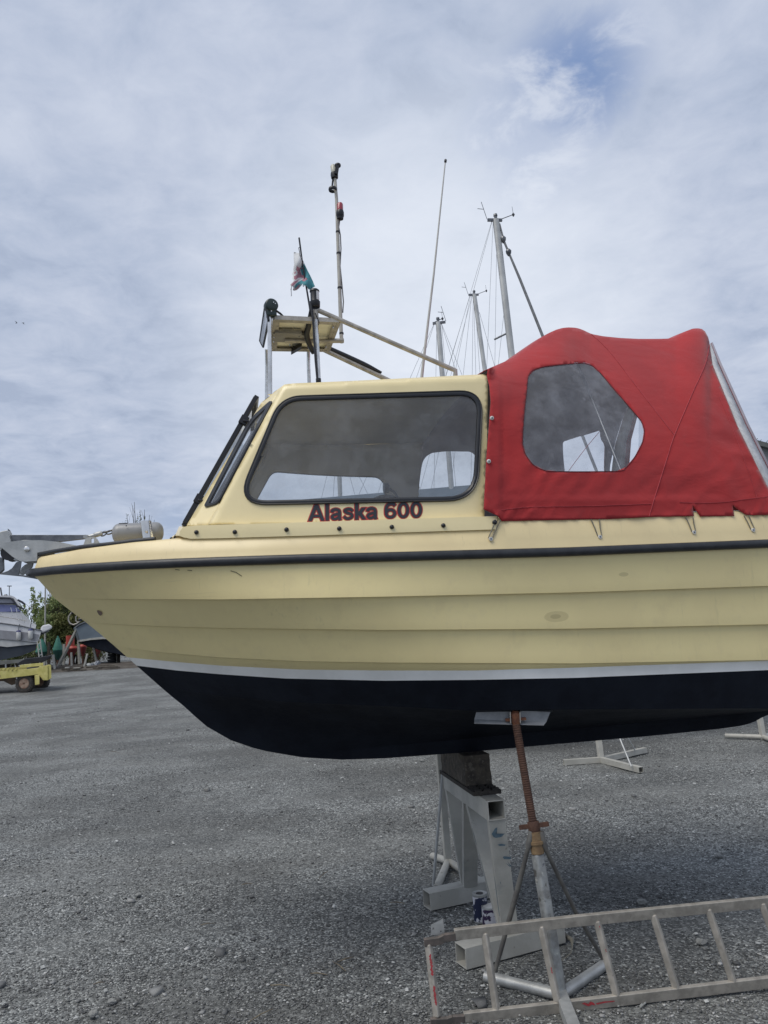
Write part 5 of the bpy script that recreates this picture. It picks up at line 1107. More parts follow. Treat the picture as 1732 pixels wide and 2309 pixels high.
def yacht(label, top, bot, Y, r, stays, ang, deckz=3.0, L=8.5, furl=None, spread=None, arms=True, tent=None):
    T = PW(*top, Y); Bt = PW(*bot, Y); d = (Bt-T)/(T.z-Bt.z); foot_ = T+d*(T.z-deckz)
    c = Vector((foot_.x, foot_.y, 0)); t_ = thing('sailing_yacht', label, 'yacht', c, group='yachts laid up behind the boat')
    mb = MB(); loft(mb, c, L, 2.7, deckz-1.5, deckz-.15, ang); mb.build('hull', M_yw, t_, 40)
    ux = Vector((math.cos(ang), math.sin(ang), 0))
    mb = MB(); mb.prism([c+ux*-.7+Vector((0, -.08, 0)), c+ux*.6+Vector((0, -.08, 0)), c+ux*.9+Vector((0, -.08, deckz-1.4)), c-ux*.9+Vector((0, -.08, deckz-1.4))], (0, .16, 0)); mb.build('keel', M_yb, t_, 0)
    mb = MB(); mb.tube([foot_, T], r, 12, flat=.7); ms = mb.build('mast', M_mast, t_, 60)
    mb = MB(); mb.bar(T-ux*.16*1+Vector((0, 0, -.02)), T+ux*.12+Vector((0, 0, -.02)), .04, .05, (0, 1, 0)); mb.lathe(T, T+Vector((0, 0, .10)), [(0, .03), (.6, .03), (.62, .04), (1, .035)], 10); mb.build('masthead', M_dark, ms, 40)
    if arms:
        mb = MB(); a = T-ux*.17; mb.tube([a, a+Vector((-.08, 0, .35))], .006, 5); mb.tube([a+Vector((-.04, 0, .2)), a+Vector((-.16, 0, .22))], .006, 5); mb.build('aerial', M_dark, ms, 40); mb = MB(); b = T+ux*.12; mb.tube([b-ux*.02, b+Vector((.22, 0, .08))], .008, 5)
        mb.lathe(b+Vector((.22, 0, .04)), b+Vector((.22, 0, .12)), [(0, .01), (.5, .03), (1, .005)], 8); mb.tube([b+Vector((.22, 0, .1)), b+Vector((.21, 0, .24))], .004, 5); mb.build('wind_vane', M_dark, ms, 40)
    for (a, b) in stays:
        a = PW(*a, Y); b = PW(*b, Y); e = a+(b-a)*((a.z-deckz)/(a.z-b.z)); e.y += (1.1 if (a.x+b.x) % .02 > .01 else -1.0)*0
        MB().tube([a, e], 0.0032*Y/13, 5).build('stay', M_wire, t_, 0)
    if furl:
        P_ = [PW(x, y, Y) for x, y in furl]; a, b = P_[-2], P_[-1]; P_.append(a+(b-a)*((a.z-deckz-.3)/(a.z-b.z)))
        MB().tube(P_, [.012, .022, .020, .026]+[.028]*(len(P_)-4), 8).build('furled_sail', M_furl, t_, 60)
        for q_ in furl[1:3]: p = PW(*q_, Y); MB().lathe(p+Vector((0, 0, .07)), p-Vector((0, 0, .07)), [(0, .02), (.3, .055), (.6, .05), (1, .02)], 10).build('furler_swivel', M_dark, t_, 50)
    if spread:
        a, b = [PW(*q_, Y) for q_ in spread]; MB().tube([a, b], .018, 6, flat=.5).build('spreader', M_dark, ms, 50)
    if tent:
        mb = MB(); zt_ = tent; w_ = 1.0; A_ = []
        for s in (-.1, .5): 
            for q_ in ((-w_, 0), (0, 1.0), (w_, 0)): A_.append(c+ux*L*s+Vector((0, q_[0], deckz+zt_*(.15+q_[1]*.85))))
        mb.add(A_, [(0, 1, 4, 3), (1, 2, 5, 4), (0, 2, 1), (3, 4, 5)]); mb.build('boom_cover', mat('blue_grey_cover', (.12, .155, .19), (.09, .12, .15), 2, .9), t_, 0)
    return t_
yacht('laid-up yacht with the tallest mast and a dark furled headsail running down to the right', (1118, 494), (1154, 803), 13.5, .062, [((1108.6, 500), (1064, 651)), ((1109.5, 500), (1069, 651)), ((1112, 499), (1098, 820)), ((1120, 557), (1116, 820)), ((1137, 700), (1124, 820)), ((1126, 500), (1150, 800))], R_(8), 3.3, furl=[(1127, 504), (1135, 540), (1147, 569), (1172, 628), (1225.5, 762)], spread=[(1144, 751), (1114.6, 765.5)])
yacht('laid-up yacht whose thin leaning mast is the middle one of the three', (1069.5, 663), (1093, 832), 20, .058, [((1061, 663), (1013, 820)), ((1062, 663), (1030, 820)), ((1064, 665), (1045, 842)), ((1067, 665), (1065, 840)), ((1068, 665), (1073, 839)), ((1081, 704), (1114, 820)), ((1070, 665), (1082, 838))], R_(5), 3.2, L=9.5)
yacht('laid-up yacht with the shortest of the three masts, next to the white whip aerial', (988, 726), (997.6, 846), 16, .055, [((978, 732), (926.5, 849)), ((979, 732), (940, 849)), ((995, 728), (1038.6, 837)), ((995, 730), (1026, 830)), ((985, 730), (983, 848)), ((996, 730), (1006, 845))], R_(172), 3.2, L=8, tent=1.7)
yacht('laid-up yacht seen only through the cabin windows', (762, 985), (767, 1115), 24, .07, [((758, 985), (727, 1115)), ((760, 985), (752, 1112)), ((765, 985), (800, 1115)), ((766, 985), (830, 1115))], R_(170), 3.1, L=9, arms=False)
# grey shed past the stern
sh0 = PW(1701, 990, 26); shd = thing('shed', 'grey shed with a mossy sloping roof edge just past the stern of the boat', 'shed', (sh0.x+2, 26, 0))
M_shw = mat('shed_wall', (.26, .27, .27), (.20, .21, .21), 1.5, .8); M_shr = mat('shed_roof', (.09, .10, .10), (.16, .165, .15), 3, .9, bump=.5, bscale=8)
x0, zt0 = sh0.x-.2, sh0.z-.15
mb = MB(); mb.prism([Vector((x0, 26, 0)), Vector((x0+9, 26, 0)), Vector((x0+9, 26, zt0-3.2)), Vector((x0, 26, zt0))], (0, 8, 0)); swl = mb.build('wall', M_shw, shd, 0)
mb = MB(); a = Vector((x0-.15, 30, zt0+.10)); b = Vector((x0+9.2, 30, zt0-3.2+.10)); mb.bar(a, b, 8.4, .16, (0, 1, 0)); mb.build('roof', M_shr, shd, 0)
mb = MB(); mb.box(Vector((x0+1.35, 25.96, zt0-1.9)), (.22, 0, 0), (0, .03, 0), (0, 0, .9)); mb.build('window', M_dark, shd, 0)
mb = MB()
for i in range(14): x = x0+.1+i*.16; z = zt0+.18-(x-x0)*.355; mb.tube([Vector((x, 26+random.random(), z)), Vector((x+random.uniform(-.05, .05), 26.2, z+random.uniform(.05, .25)))], .012, 4)
mb.build('roof_moss', mat('moss', (.10, .11, .06), None, 9, .9), shd, 0)
# ------------------------------------------------------------------ background on the left
def PR(pts, Y, dep, mb=None, mi=0):
    mb = mb or MB(); q_ = [PW(x, y, Y) for x, y in pts]; dv = VD*dep; mb.prism(q_, dv, mi); return mb
VD = PW(60, 1470, 44)-CAM; VD.z = 0; VD.normalize()   # these boats and the trailer lie side-on to this sight line
M_cw = mat('cruiser_white', (.60, .61, .63), (.52, .53, .55), 1.2, .3); M_cg = mat('cruiser_grey_band', (.27, .28, .30), (.22, .22, .24), 2, .3); M_cglass = mat('blue_tinted_window', (.10, .12, .30), (.16, .18, .36), 1.5, .1)
Yc = 44
cr0 = PW(-90, 1495, Yc+1.3); cz = gz(cr0.x, Yc+1.3)
cr = thing('motor_cruiser', 'white motor cruiser with blue tinted windows ashore behind the yellow trailer', 'motor boat', (cr0.x, Yc+1.3, cz))
hullp = [(-330, 1405), (-200, 1398), (-60, 1399), (0, 1404), (50, 1411), (94, 1421), (85, 1450), (0, 1442), (-100, 1436), (-240, 1432)]
PR(hullp, Yc, 2.7).build('hull', M_cw, cr, 0)
mb = PR([(-260, 1419), (-60, 1419), (0, 1421), (60, 1426), (88, 1431), (84.5, 1446), (0, 1440), (-60, 1437), (-240, 1433)], Yc-.02, .1); mb.build('grey_band', M_cg, cr, 0)
PR([(-240, 1431), (-60, 1436), (0, 1441), (85, 1449), (84, 1452), (16, 1459), (0, 1457), (-100, 1450), (-230, 1440)], Yc+.02, 2.6).build('lower_hull', mat('cruiser_cream', (.47, .48, .48), None, 3, .5), cr, 0)
PR([(-220, 1440), (-100, 1450), (0, 1457), (16, 1458.5), (84, 1451), (80, 1466), (50, 1478), (0, 1489), (-60, 1491), (-160, 1476)], Yc+.1, 2.4).build('bottom', mat('cruiser_bottom', (.022, .030, .042), (.03, .04, .055), 2, .8), cr, 0)
PR([(-270, 1401), (-150, 1380), (-60, 1378), (0, 1379), (38, 1381), (50, 1380), (60, 1392), (70, 1402), (82, 1409), (80, 1418), (0, 1404), (-60, 1399)], Yc+.25, 2.2).build('superstructure', M_cw, cr, 0)
mb = PR([(-120, 1377), (-60, 1364), (0, 1363), (34, 1364), (48, 1379), (0, 1379.5)], Yc+.2, 2.3); mb.build('window', M_cglass, cr, 0)
mb = PR([(-60, 1350), (0, 1349), (26, 1350), (31, 1360), (0, 1360), (-60, 1361)], Yc+.22, 2.2); mb.build('window', mat('pale_window', (.30, .31, .36), None, 3, .1), cr, 0)
PR([(-70, 1348), (-60, 1343), (0, 1343), (24, 1342.5), (33, 1346), (40, 1353), (47, 1368), (43, 1368), (35, 1357), (30, 1349), (0, 1347.5), (-60, 1349)], Yc+.15, 2.4).build('hardtop', M_cw, cr, 0)
mb = MB(); mb.tube([PW(x, y, Yc+.1) for x, y in [(-70, 1350), (0, 1348), (24, 1349), (31, 1356), (38, 1366), (54, 1374)]], .05, 6); mb.tube([PW(x, y, Yc+.1) for x, y in [(-70, 1362), (0, 1361), (32, 1361)]], .045, 6); mb.tube([PW(x, y, Yc+.2) for x, y in [(40, 1353), (50, 1358), (56, 1363)]], .06, 6); mb.build('arch_frame', mat('dark_frame', (.02, .022, .035), None, 5, .4), cr, 50)
mb = MB(); mb.tube([PW(x, y, Yc-.03) for x, y in [(-240, 1404), (-60, 1402), (0, 1405), (50, 1412), (93, 1422)]], .035, 6); mb.tube([PW(x, y, Yc-.02) for x, y in [(-240, 1434), (0, 1441), (84, 1449)]], .02, 6); mb.build('rubbing_strake', M_dark, cr, 50)
mb = MB()
for (x0, y0, x1, y1) in [(0, 1380, 3, 1388), (24, 1370, 29, 1388), (36, 1371, 42, 1398), (46, 1378, 56, 1405), (58, 1384, 66, 1402)]: mb.tube([PW(x0, y0, Yc-.05), PW(x1, y1, Yc-.05)], .018, 5)
mb.tube([PW(-60, 1388, Yc-.05), PW(0, 1390, Yc-.05), PW(60, 1400, Yc-.05)], .018, 5); mb.build('guard_rail', M_ss, cr, 50)
mb = MB(); mb.tube([PW(21, 1343, Yc+1), PW(21, 1322, Yc+1)], .025, 6); mb.bar(PW(17, 1321.5, Yc+1), PW(25.5, 1321.5, Yc+1), .12, .05, (0, 1, 0)); mb.tube([PW(4, 1343, Yc+1), PW(1, 1325, Yc+1)], .05, 6); mb.lathe(PW(13, 1342.5, Yc+1), PW(13, 1340, Yc+1), [(0, .12), (1, .06)], 10); mb.build('aerial', M_dark, cr, 40)
mb = MB(); PR([(93, 1414), (97, 1410), (110, 1407), (117, 1411), (118.5, 1416), (112, 1420), (95, 1428), (91, 1424)], Yc+.3, 1.7, mb); mb.build('dinghy', M_cw, cr, 0, bevel=.12)
mb = MB(); PR([(92, 1424), (96, 1428), (112, 1420.5), (110, 1424), (89, 1433)], Yc+.4, 1.5, mb); mb.build('swim_platform', M_dark, cr, 0)
for (x, y0, y1, cap_) in ((42, 1421.5, 1444, 0), (69, 1418, 1442, 1)):
    a = PW(x, y0, Yc-.15); b = PW(x, y1, Yc-.15); L_ = b-a; fe = MB().lathe(a, b, [(0, .05), (.06, .10), (.15, .125), (.88, .125), (.96, .08), (1, .04)], 14).build('fender', M_white, cr, 50)
    MB().lathe(a-L_*.02, a+L_*.16, [(0, .05), (.3, .11), (1, .13)], 14).build('fender_cap', mat('fender_blue', (.03, .035, .13), None, 5, .5), fe, 50)
    MB().tube([a-L_*.0, a+Vector((-.02, .05, .22)), a+Vector((.02, .1, .35))], .025, 5).build('fender_rope', M_dark, fe, 40)
for x, y0, y1 in ((14, 1460, 1492), (-60, 1470, 1492)):
    a = PW(x, y0, Yc+.3); b = PW(x-1, y1, Yc+.3); b.z = gz(b.x, b.y); o = MB().tube([a, b], .05, 6).build('hull_prop', M_galv, cr, 0)
b_ = PW(0, 1492, Yc+1.3); mb = MB(); mb.box(Vector((b_.x-3, Yc+1.3, (cz+b_.z)/2)), (3.5, 0, 0), (0, .15, 0), (0, 0, abs(b_.z-cz)/2+.05)); mb.build('keel_baulk', M_wood, cr, 0)
# boarding ladder behind the cruiser
def ladder2(name, a0, a1, b0, b1, Y, n, label, wd):
    A0, A1, B0, B1 = PW(*a0, Y), PW(*a1, Y), PW(*b0, Y+.1), PW(*b1, Y+.1)
    A1.z = B1.z = gz(A1.x, Y); t_ = thing(name, label, 'ladder', A1)
    for p, q_ in ((A0, A1), (B0, B1)): mb = MB(); mb.bar(p, q_, wd, wd, (0, 1, 0)); mb.build('stile', M_galvp, t_, 0)
    for i in range(n): t = (i+.6)/n; mb = MB(); mb.bar(A0+(A1-A0)*t, B0+(B1-B0)*t, wd*.7, wd*.7, (0, 1, 0)); mb.build('rung', M_galv, t_, 0)
    return t_
ladder2('ladder', (84, 1446), (93, 1489), (90, 1441), (101, 1489), 43, 6, 'grey boarding ladder at the stern of the white cruiser', .05)
ladder2('ladder', (173, 1417), (127, 1503), (169, 1430), (131, 1503), 46.5, 8, 'grey ladder leaning up to the bow of the blue-grey boat', .10)
# blue-grey boat
gy = 46
gb0 = PW(240, 1500, gy+1); gzz = gz(gb0.x, gy+1); gbt = thing('laid_up_boat', 'blue-grey boat with a white waterline and black bottom, half hidden behind the bow', 'boat', (gb0.x, gy+1, gzz))
mb = PR([(171, 1414), (178, 1408), (196, 1401), (260, 1399), (400, 1400), (470, 1402), (465, 1440), (230, 1437), (205, 1439), (180, 1443)], gy, 2.6); mb.build('hull', mat('blue_grey_hull', (.135, .17, .20), (.11, .14, .17), 2, .5), gbt, 0)
mb = PR([(180, 1443), (205, 1439), (230, 1436), (465, 1438), (465, 1444), (230, 1441), (205, 1443), (181, 1447)], gy-.04, 2.68); mb.build('waterline_stripe', M_galvp, gbt, 0)
mb = PR([(182, 1447), (205, 1443.5), (230, 1441), (465, 1444), (460, 1480), (300, 1482), (245, 1470), (205, 1458)], gy+.1, 2.4); mb.build('bottom', M_navy, gbt, 0)
mb = MB(); mb.tube([PW(x, y, gy-.05) for x, y in [(171, 1414), (180, 1408), (197, 1401), (260, 1400)]], .05, 6); mb.build('gunwale', M_dark, gbt, 40)
mb = MB(); mb.tube([PW(x, y, gy+.3) for x, y in [(168, 1380), (160, 1383), (155, 1390), (154, 1398), (158, 1406), (166, 1409), (174, 1406), (180, 1401), (188, 1394)]], .045, 8); mb.tube([PW(x, y, gy+.9) for x, y in [(176, 1385), (171, 1391), (171, 1400), (176, 1404)]], .04, 8); mb.build('bow_rail', M_alu, gbt, 60)
mb = MB()
for (x, y) in ((165, 1380), (181, 1396)): c = PW(x, y, gy+.3); mb.lathe(c-Vector((.12, 0, .05)), c+Vector((.14, 0, .0)), [(0, .02), (.2, .10), (.8, .10), (1, .02)], 10)
mb.build('bow_light', M_black, gbt, 50)
mb = MB()
for x in (260, 330, 420): a = PW(x, 1475, gy+1.2); mb.bar(a, Vector((a.x, a.y, gzz)), .3, .5, (0, 1, 0))
mb.build('keel_baulk', M_wood, gbt, 0)
# yellow trailer
ty = on_g(54, 1562).y
tw = on_g(54, 1562); tz = tw.z
tl = thing('boat_trailer', 'chipped yellow boat yard trailer with solid rubber tyres', 'trailer', (tw.x, ty, tz))
M_yel = mat('chipped_yellow_paint', (.60, .54, .20), (.46, .42, .12), 3, .55, spots=[(3.2, .62, (.20, .15, .08), .8), (9, .64, (.10, .07, .04), .8)]); M_yd = mat('trailer_underside', (.05, .04, .03), (.09, .06, .04), 3, .9)
mb = PR([(-160, 1527), (0, 1514.5), (60, 1509), (98, 1504), (98, 1519), (78, 1522), (0, 1531.5), (-160, 1546)], ty-.1, .16); mb.build('side_beam', M_yel, tl, 0, bevel=.01)
mb = PR([(-160, 1520), (0, 1507), (60, 1503), (60, 1515), (0, 1520), (-160, 1534)], ty+1.8, .16); mb.build('side_beam', M_yel, tl, 0)
mb = PR([(88, 1503), (108, 1500), (108, 1534), (97, 1534), (86, 1520)], ty-.14, .1); PR([(106, 1500), (115, 1499.5), (116, 1529), (108, 1534), (106, 1533)], ty-.1, 1.9, mb); mb.build('end_plate', M_yel, tl, 0, bevel=.01)
mb = PR([(78, 1523), (89, 1521), (89, 1543), (79, 1545)], ty-.3, .12); mb.build('bracket', M_yel, tl, 0, bevel=.01)
mb = PR([(44, 1500), (60, 1498), (98, 1494.5), (98, 1501), (60, 1505), (46, 1506)], ty-.02, .2); mb.build('bolster', M_yel, tl, 0, bevel=.01)
mb = PR([(-150, 1500), (0, 1490), (56, 1487), (56, 1493), (0, 1499), (-150, 1510)], ty+.7, .7); mb.build('deck_boards', mat('grey_deck_boards', (.20, .21, .20), (.12, .125, .12), 2, .8), tl, 0)
mb = PR([(-160, 1537), (0, 1531), (36, 1525), (34, 1543), (26, 1545), (8, 1536), (-160, 1550)], ty+.2, 1.2); mb.build('axle_frame', M_yd, tl, 0)
mb = PR([(60, 1524), (110, 1516), (110, 1524), (60, 1540)], ty+.3, 1.2); mb.build('axle_frame', M_yd, tl, 0)
for x in (8, 17, 27, 36): c = PW(x, 1509.5, ty-.1); MB().lathe(c-Vector((0, .03, 0)), c+Vector((0, .05, .0)), [(0, .05), (1, .05)], 8).build('bolt_head', M_yel, tl, 40)
def wheel(cx, Y, r, w_):
    c = Vector((cx, Y, tz+r)); t = MB().lathe(c-Vector((0, w_/2, 0)), c+Vector((0, w_/2, 0)), [(0, r*.60), (.0, r*.86), (.12, r*.97), (.5, r), (.88, r*.97), (1, r*.86), (1, r*.60)], 36, caps=False)
    for i in range(26): a = 2*math.pi*i/26; u = Vector((math.cos(a), 0, math.sin(a))); v = Vector((-u.z, 0, u.x)); t.box(c+u*r*.968-Vector((0, w_*.30, 0)), v*.022, u*.03, (0, w_*.16, 0)); t.box(c+u*r*.968+Vector((0, w_*.2, 0)), v*.022, u*.03, (0, w_*.16, 0))
    ty_ = t.build('tyre', mat('solid_tyre', (.075, .068, .06), (.045, .042, .038), 6, .9), tl, 40)
    mb = MB().lathe(c-Vector((0, w_/2-.01, 0)), c+Vector((0, w_/2-.02, 0)), [(0, r*.62), (.0, r*.55), (.25, r*.50), (.3, r*.18), (.05, r*.17), (.0, r*.08), (.0, .001)], 28); mb.build('rim', mat('rusty_rim', (.22, .13, .09), (.34, .26, .20), 7, .8), ty_, 40)
    mb = MB()
    for i in range(12): a = 2*math.pi*i/12; u = Vector((math.cos(a), 0, math.sin(a))); mb.lathe(c+u*r*.74-Vector((0, w_/2+.006, 0)), c+u*r*.74-Vector((0, w_/2-.03, 0)), [(0, .022), (1, .022)], 8)
    mb.build('tyre_hole', M_black, ty_, 40)
rw = 20.0/1740*ty
wheel(tw.x, ty+.15, rw, .34); wheel(PW(92, 1540, ty+1.7).x, ty+1.7, rw*.95, .34)
pd = PW(80, 1485, ty+.6); mb = PR([(37, 1497), (45, 1492), (57, 1485), (88, 1482), (118, 1477.5), (117, 1481), (98, 1493), (60, 1497), (40, 1500)], ty+.1, 1.4); o = mb.build('black_pad', mat('black_mat', (.012, .014, .02), (.02, .022, .028), 5, .9), None, 0, loc=pd, bevel=.03); tag(o, 'black rubber cushion lying on the end of the yellow trailer', 'pad')
# buoys
by = 50
def buoy(px0, px1, y0, ym, y1, Y, m_up, m_lo, label, kind):
    xc = (px0+px1)/2; T = PW(xc, y0, Y); Mi = PW(xc, ym, Y); Bo = PW(xc, y1, Y); r = (px1-px0)/2/1740*Y; g = gz(Mi.x, Y); t_ = thing('buoy', label, 'buoy', (Mi.x, Y, g), group='channel buoys stored by the hedge')
    T.x = Bo.x = Mi.x
    if kind == 'cone': MB().lathe(Mi, T, [(0, r), (.06, r), (.85, r*.30), (.86, r*.2), (1, r*.16)], 20).build('top_cone', m_up, t_, 30)
    elif kind == 'can': MB().lathe(Mi, T, [(0, r), (.08, r*1.0), (.10, r*.8), (1, r*.78)], 20).build('top_can', m_up, t_, 30)
    else: MB().lathe(Mi, T, [(0, r), (.3, r), (1, r*.7)], 20).build('top_disc', m_up, t_, 30)
    MB().lathe(Mi-Vector((0, 0, .0)), Bo, [(0, r), (.25, r*.92), (1, r*.22)], 20).build('float', m_lo, t_, 30)
    MB().lathe(Bo+Vector((0, 0, .02)), Vector((Mi.x, Y, g)), [(0, r*.22), (1, r*.3)], 12).build('stem', M_rust, t_, 30)
M_gr = mat('buoy_green', (.045, .20, .145), (.04, .17, .125), 3, .5); M_gr2 = mat('buoy_green_dark', (.012, .07, .06), (.02, .09, .075), 3, .7); M_rd = mat('buoy_red', (.42, .055, .035), (.36, .05, .035), 3, .5); M_rd2 = mat('buoy_red_dark', (.20, .028, .028), (.14, .03, .03), 3, .7)  # second tones are darker: all floats, and the whole buoy under the boat
buoy(81, 108, 1440, 1470, 1484, 50, M_gr, M_gr2, 'green cone-topped buoy behind the boarding ladder of the cruiser', 'cone')
buoy(119.5, 141.5, 1434, 1466, 1488, 50, M_gr, M_gr2, 'slender green cone-topped buoy standing clear between two posts', 'cone')
buoy(147, 170, 1433, 1459, 1480, 51, M_rd, M_rd2, 'red can-topped buoy behind the leaning ladder', 'can')
buoy(152, 175, 1457, 1463, 1480, 48.5, M_rd, M_rd2, 'low red buoy in front of the can-topped one', 'disc')
buoy(179, 195, 1453, 1459, 1480, 49.5, M_rd, M_rd2, 'red disc-topped buoy right of the leaning ladder', 'disc')
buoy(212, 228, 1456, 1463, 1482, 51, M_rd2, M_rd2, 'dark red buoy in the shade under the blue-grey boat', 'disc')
# posts of stored boat stands
for i, (x0, y0, x1, y1, Y, w_, lb) in enumerate([(120, 1476, 124, 1503, 45, .10, 'white post standing right of the yellow trailer'), (110, 1448, 110, 1480, 49, .14, 'dark post between the two green buoys'), (144.5, 1452, 144, 1496, 48, .13, 'grey post left of the red can-topped buoy'), (161, 1471, 162, 1501, 46.5, .10, 'short grey post in front of the low red buoy'), (177, 1447, 179, 1492, 48.2, .13, 'tall grey post between the two red buoys'), (197, 1474, 189, 1507, 45.5, .09, 'leaning grey post left of the crumpled sheet'), (211, 1460, 220, 1485, 47, .12, 'leaning pale post right of the red buoys'), (264, 1466, 262, 1480, 47, .05, 'thin post among the clutter by the bow stem')]):
    a = PW(x0, y0, Y); b = PW(x1, y1, Y); b.z = gz(b.x, Y); mb = MB(); mb.bar(b, a, w_, w_, (0, 1, 0)); o = mb.build('stored_post', M_wood if i == 1 else M_galvp, None, 0, loc=b); tag(o, lb, 'post', 'posts among the stored buoys')
# drum, clutter, sheet, boards
c = on_g(253, 1499); mb = MB()
for i in range(5): mb.lathe(c+Vector((0, 0, .17*i)), c+Vector((0, 0, .17*i+.16)), [(0, .20), (.15, .26), (.85, .26), (1, .20)], 16)
o = mb.build('tyre_stack', mat('black_tyres', (.015, .016, .018), None, 5, .8), None, 40, loc=c); tag(o, 'stack of black tyres beside the hull of the blue-grey boat', 'tyres')
def crumple(name, px, py, w_, h_, m_, label, cat, seed):
    c = on_g(px, py); bm = bmesh.new(); bmesh.ops.create_icosphere(bm, subdivisions=4, radius=1)
    for v in bm.verts:
        q_ = v.co*1.7+Vector((seed, 0, 0)); f = 1+.45*noise.noise(q_)+.25*noise.noise(q_*3); v.co = Vector((v.co.x*w_*f, v.co.y*.4*f, max(-.02, v.co.z*h_*f)))
    me = bpy.data.meshes.new(name); bm.to_mesh(me); bm.free(); me.materials.append(m_); o = bpy.data.objects.new(name, me); COL.objects.link(o); o.location = c+Vector((0, 0, .02)); tag(o, label, cat)
crumple('crumpled_sheet', 208, 1505, .45, .22, mat('pale_sheet', (.42, .43, .42), (.18, .20, .22), 3, .7, thr=(.5, .54)), 'crumpled white and grey sheet lying by the gravel edge', 'sheet', 3)
crumple('plastic_sack', 220, 1504, .16, .30, mat('pale_sack', (.40, .42, .45), (.20, .22, .26), 5, .6), 'small pale blue-grey sack at the end of the crumpled sheet', 'sack', 8)
for (px, py, w_, h_, lb) in [(151.5, 1511, .10, .17, 'small pale block standing on the boards'), (173, 1511, .18, .14, 'pale box lying right of the small block')]:
    c = on_g(px, py); mb = MB(); mb.box(c+Vector((0, 0, h_/2)), (w_, .05, 0), (-.03, .12, 0), (0, 0, h_/2)); o = mb.build('block', M_galvp, None, 0, loc=c, bevel=.02); tag(o, lb, 'block')
mb = MB(); rr2 = random.Random(4)
for i in range(34):
    px = rr2.uniform(117, 255); py = 1514-(px-117)*.07+rr2.uniform(-9, 5); c = on_g(px, py); L_ = rr2.uniform(.3, 1.4); a = rr2.uniform(-.35, .35); mb.box(c+Vector((0, 0, .05+rr2.random()*.05)), Vector((math.cos(a), math.sin(a), rr2.uniform(-.04, .04)))*L_/2, Vector((-math.sin(a), math.cos(a), 0))*.07, (0, 0, .03))
o = mb.build('old_boards', M_wood); tag(o, 'scattered old boards and scrap along the edge of the gravel', 'boards', None, 'stuff')
# low bank of dark earth along the edge
mb = MB(); rows = []
for i in range(60):
    x = -34+i*.62; yb = 43.5+.9*noise.noise(Vector((x*.3, 0, 0))); rows.append([Vector((x, yb+j*1.1, gz(x, yb+j*1.1)-.02+(.16*math.sin(math.pi*min(1, j/5))+.10*noise.noise(Vector((x*1.2, j*1.3, 2))))*(1 if 0 < j < 8 else 0))) for j in range(9)])
mb.add([p for r in rows for p in r], [(i*9+j, (i+1)*9+j, (i+1)*9+j+1, i*9+j+1) for i in range(59) for j in range(8)])
o = mb.build('earth_bank', mat('dark_earth', (.06, .05, .042), (.10, .09, .075), 2.5, .95, bump=.6, bscale=8)); tag(o, None, None, None, 'structure')
# ------------------------------------------------------------------ trees
def leaves(name, blobs, n, size, cols, parent, upright=0.0, loc=None):
    m = MATS.get('leaf_'+name)
    V = []; tot = sum(b[1][0]*b[1][1]*b[1][2] for b in blobs)
    for (c, s) in blobs:
        k = int(n*s[0]*s[1]*s[2]/tot)+1; u = rng.normal(size=(k, 3)); u /= np.linalg.norm(u, axis=1)[:, None]; r = rng.random(k)**.42
        V.append(u*r[:, None]*np.array(s)+np.array(c))
    P_ = np.concatenate(V); nn = np.array([noise.noise(Vector(p)*1.1) for p in P_]); P_ = P_[nn > -.22]; k = len(P_)
    a = rng.normal(size=(k, 3)); a[:, 2] += upright*2; a /= np.linalg.norm(a, axis=1)[:, None]; b = np.cross(a, rng.normal(size=(k, 3))); b /= np.linalg.norm(b, axis=1)[:, None]
    s = size*(.5+rng.random(k))[:, None]; Q = np.stack([P_-a*s, P_+b*s*.45, P_+a*s, P_-b*s*.45], 1).reshape(-1, 3)
    mb = MB(); mb.v = [Vector(q_) for q_ in Q]; mb.f = [(4*i, 4*i+1, 4*i+2, 4*i+3) for i in range(k)]; mb.m = [0]*k
    m = bpy.data.materials.new('leaf'); m.use_nodes = True; t = NT(m.node_tree); rn = t.n('ShaderNodeNewGeometry').outputs['Random Per Island']
    c = t.ramp(rn, [(0, cols[0]), (.6, cols[1]), (1, cols[2])]); d = t.n('ShaderNodeBsdfDiffuse', {0: c}).outputs[0]; tr_ = t.n('ShaderNodeBsdfTranslucent', {0: c}).outputs[0]
    t.n('ShaderNodeOutputMaterial', {0: t.n('ShaderNodeMixShader', {0: .3, 1: d, 2: tr_}).outputs[0]})
    return mb.build(name, m, parent, 0, loc=loc)
M_bark = mat('bark', (.055, .048, .04), (.09, .08, .065), 8, .95)
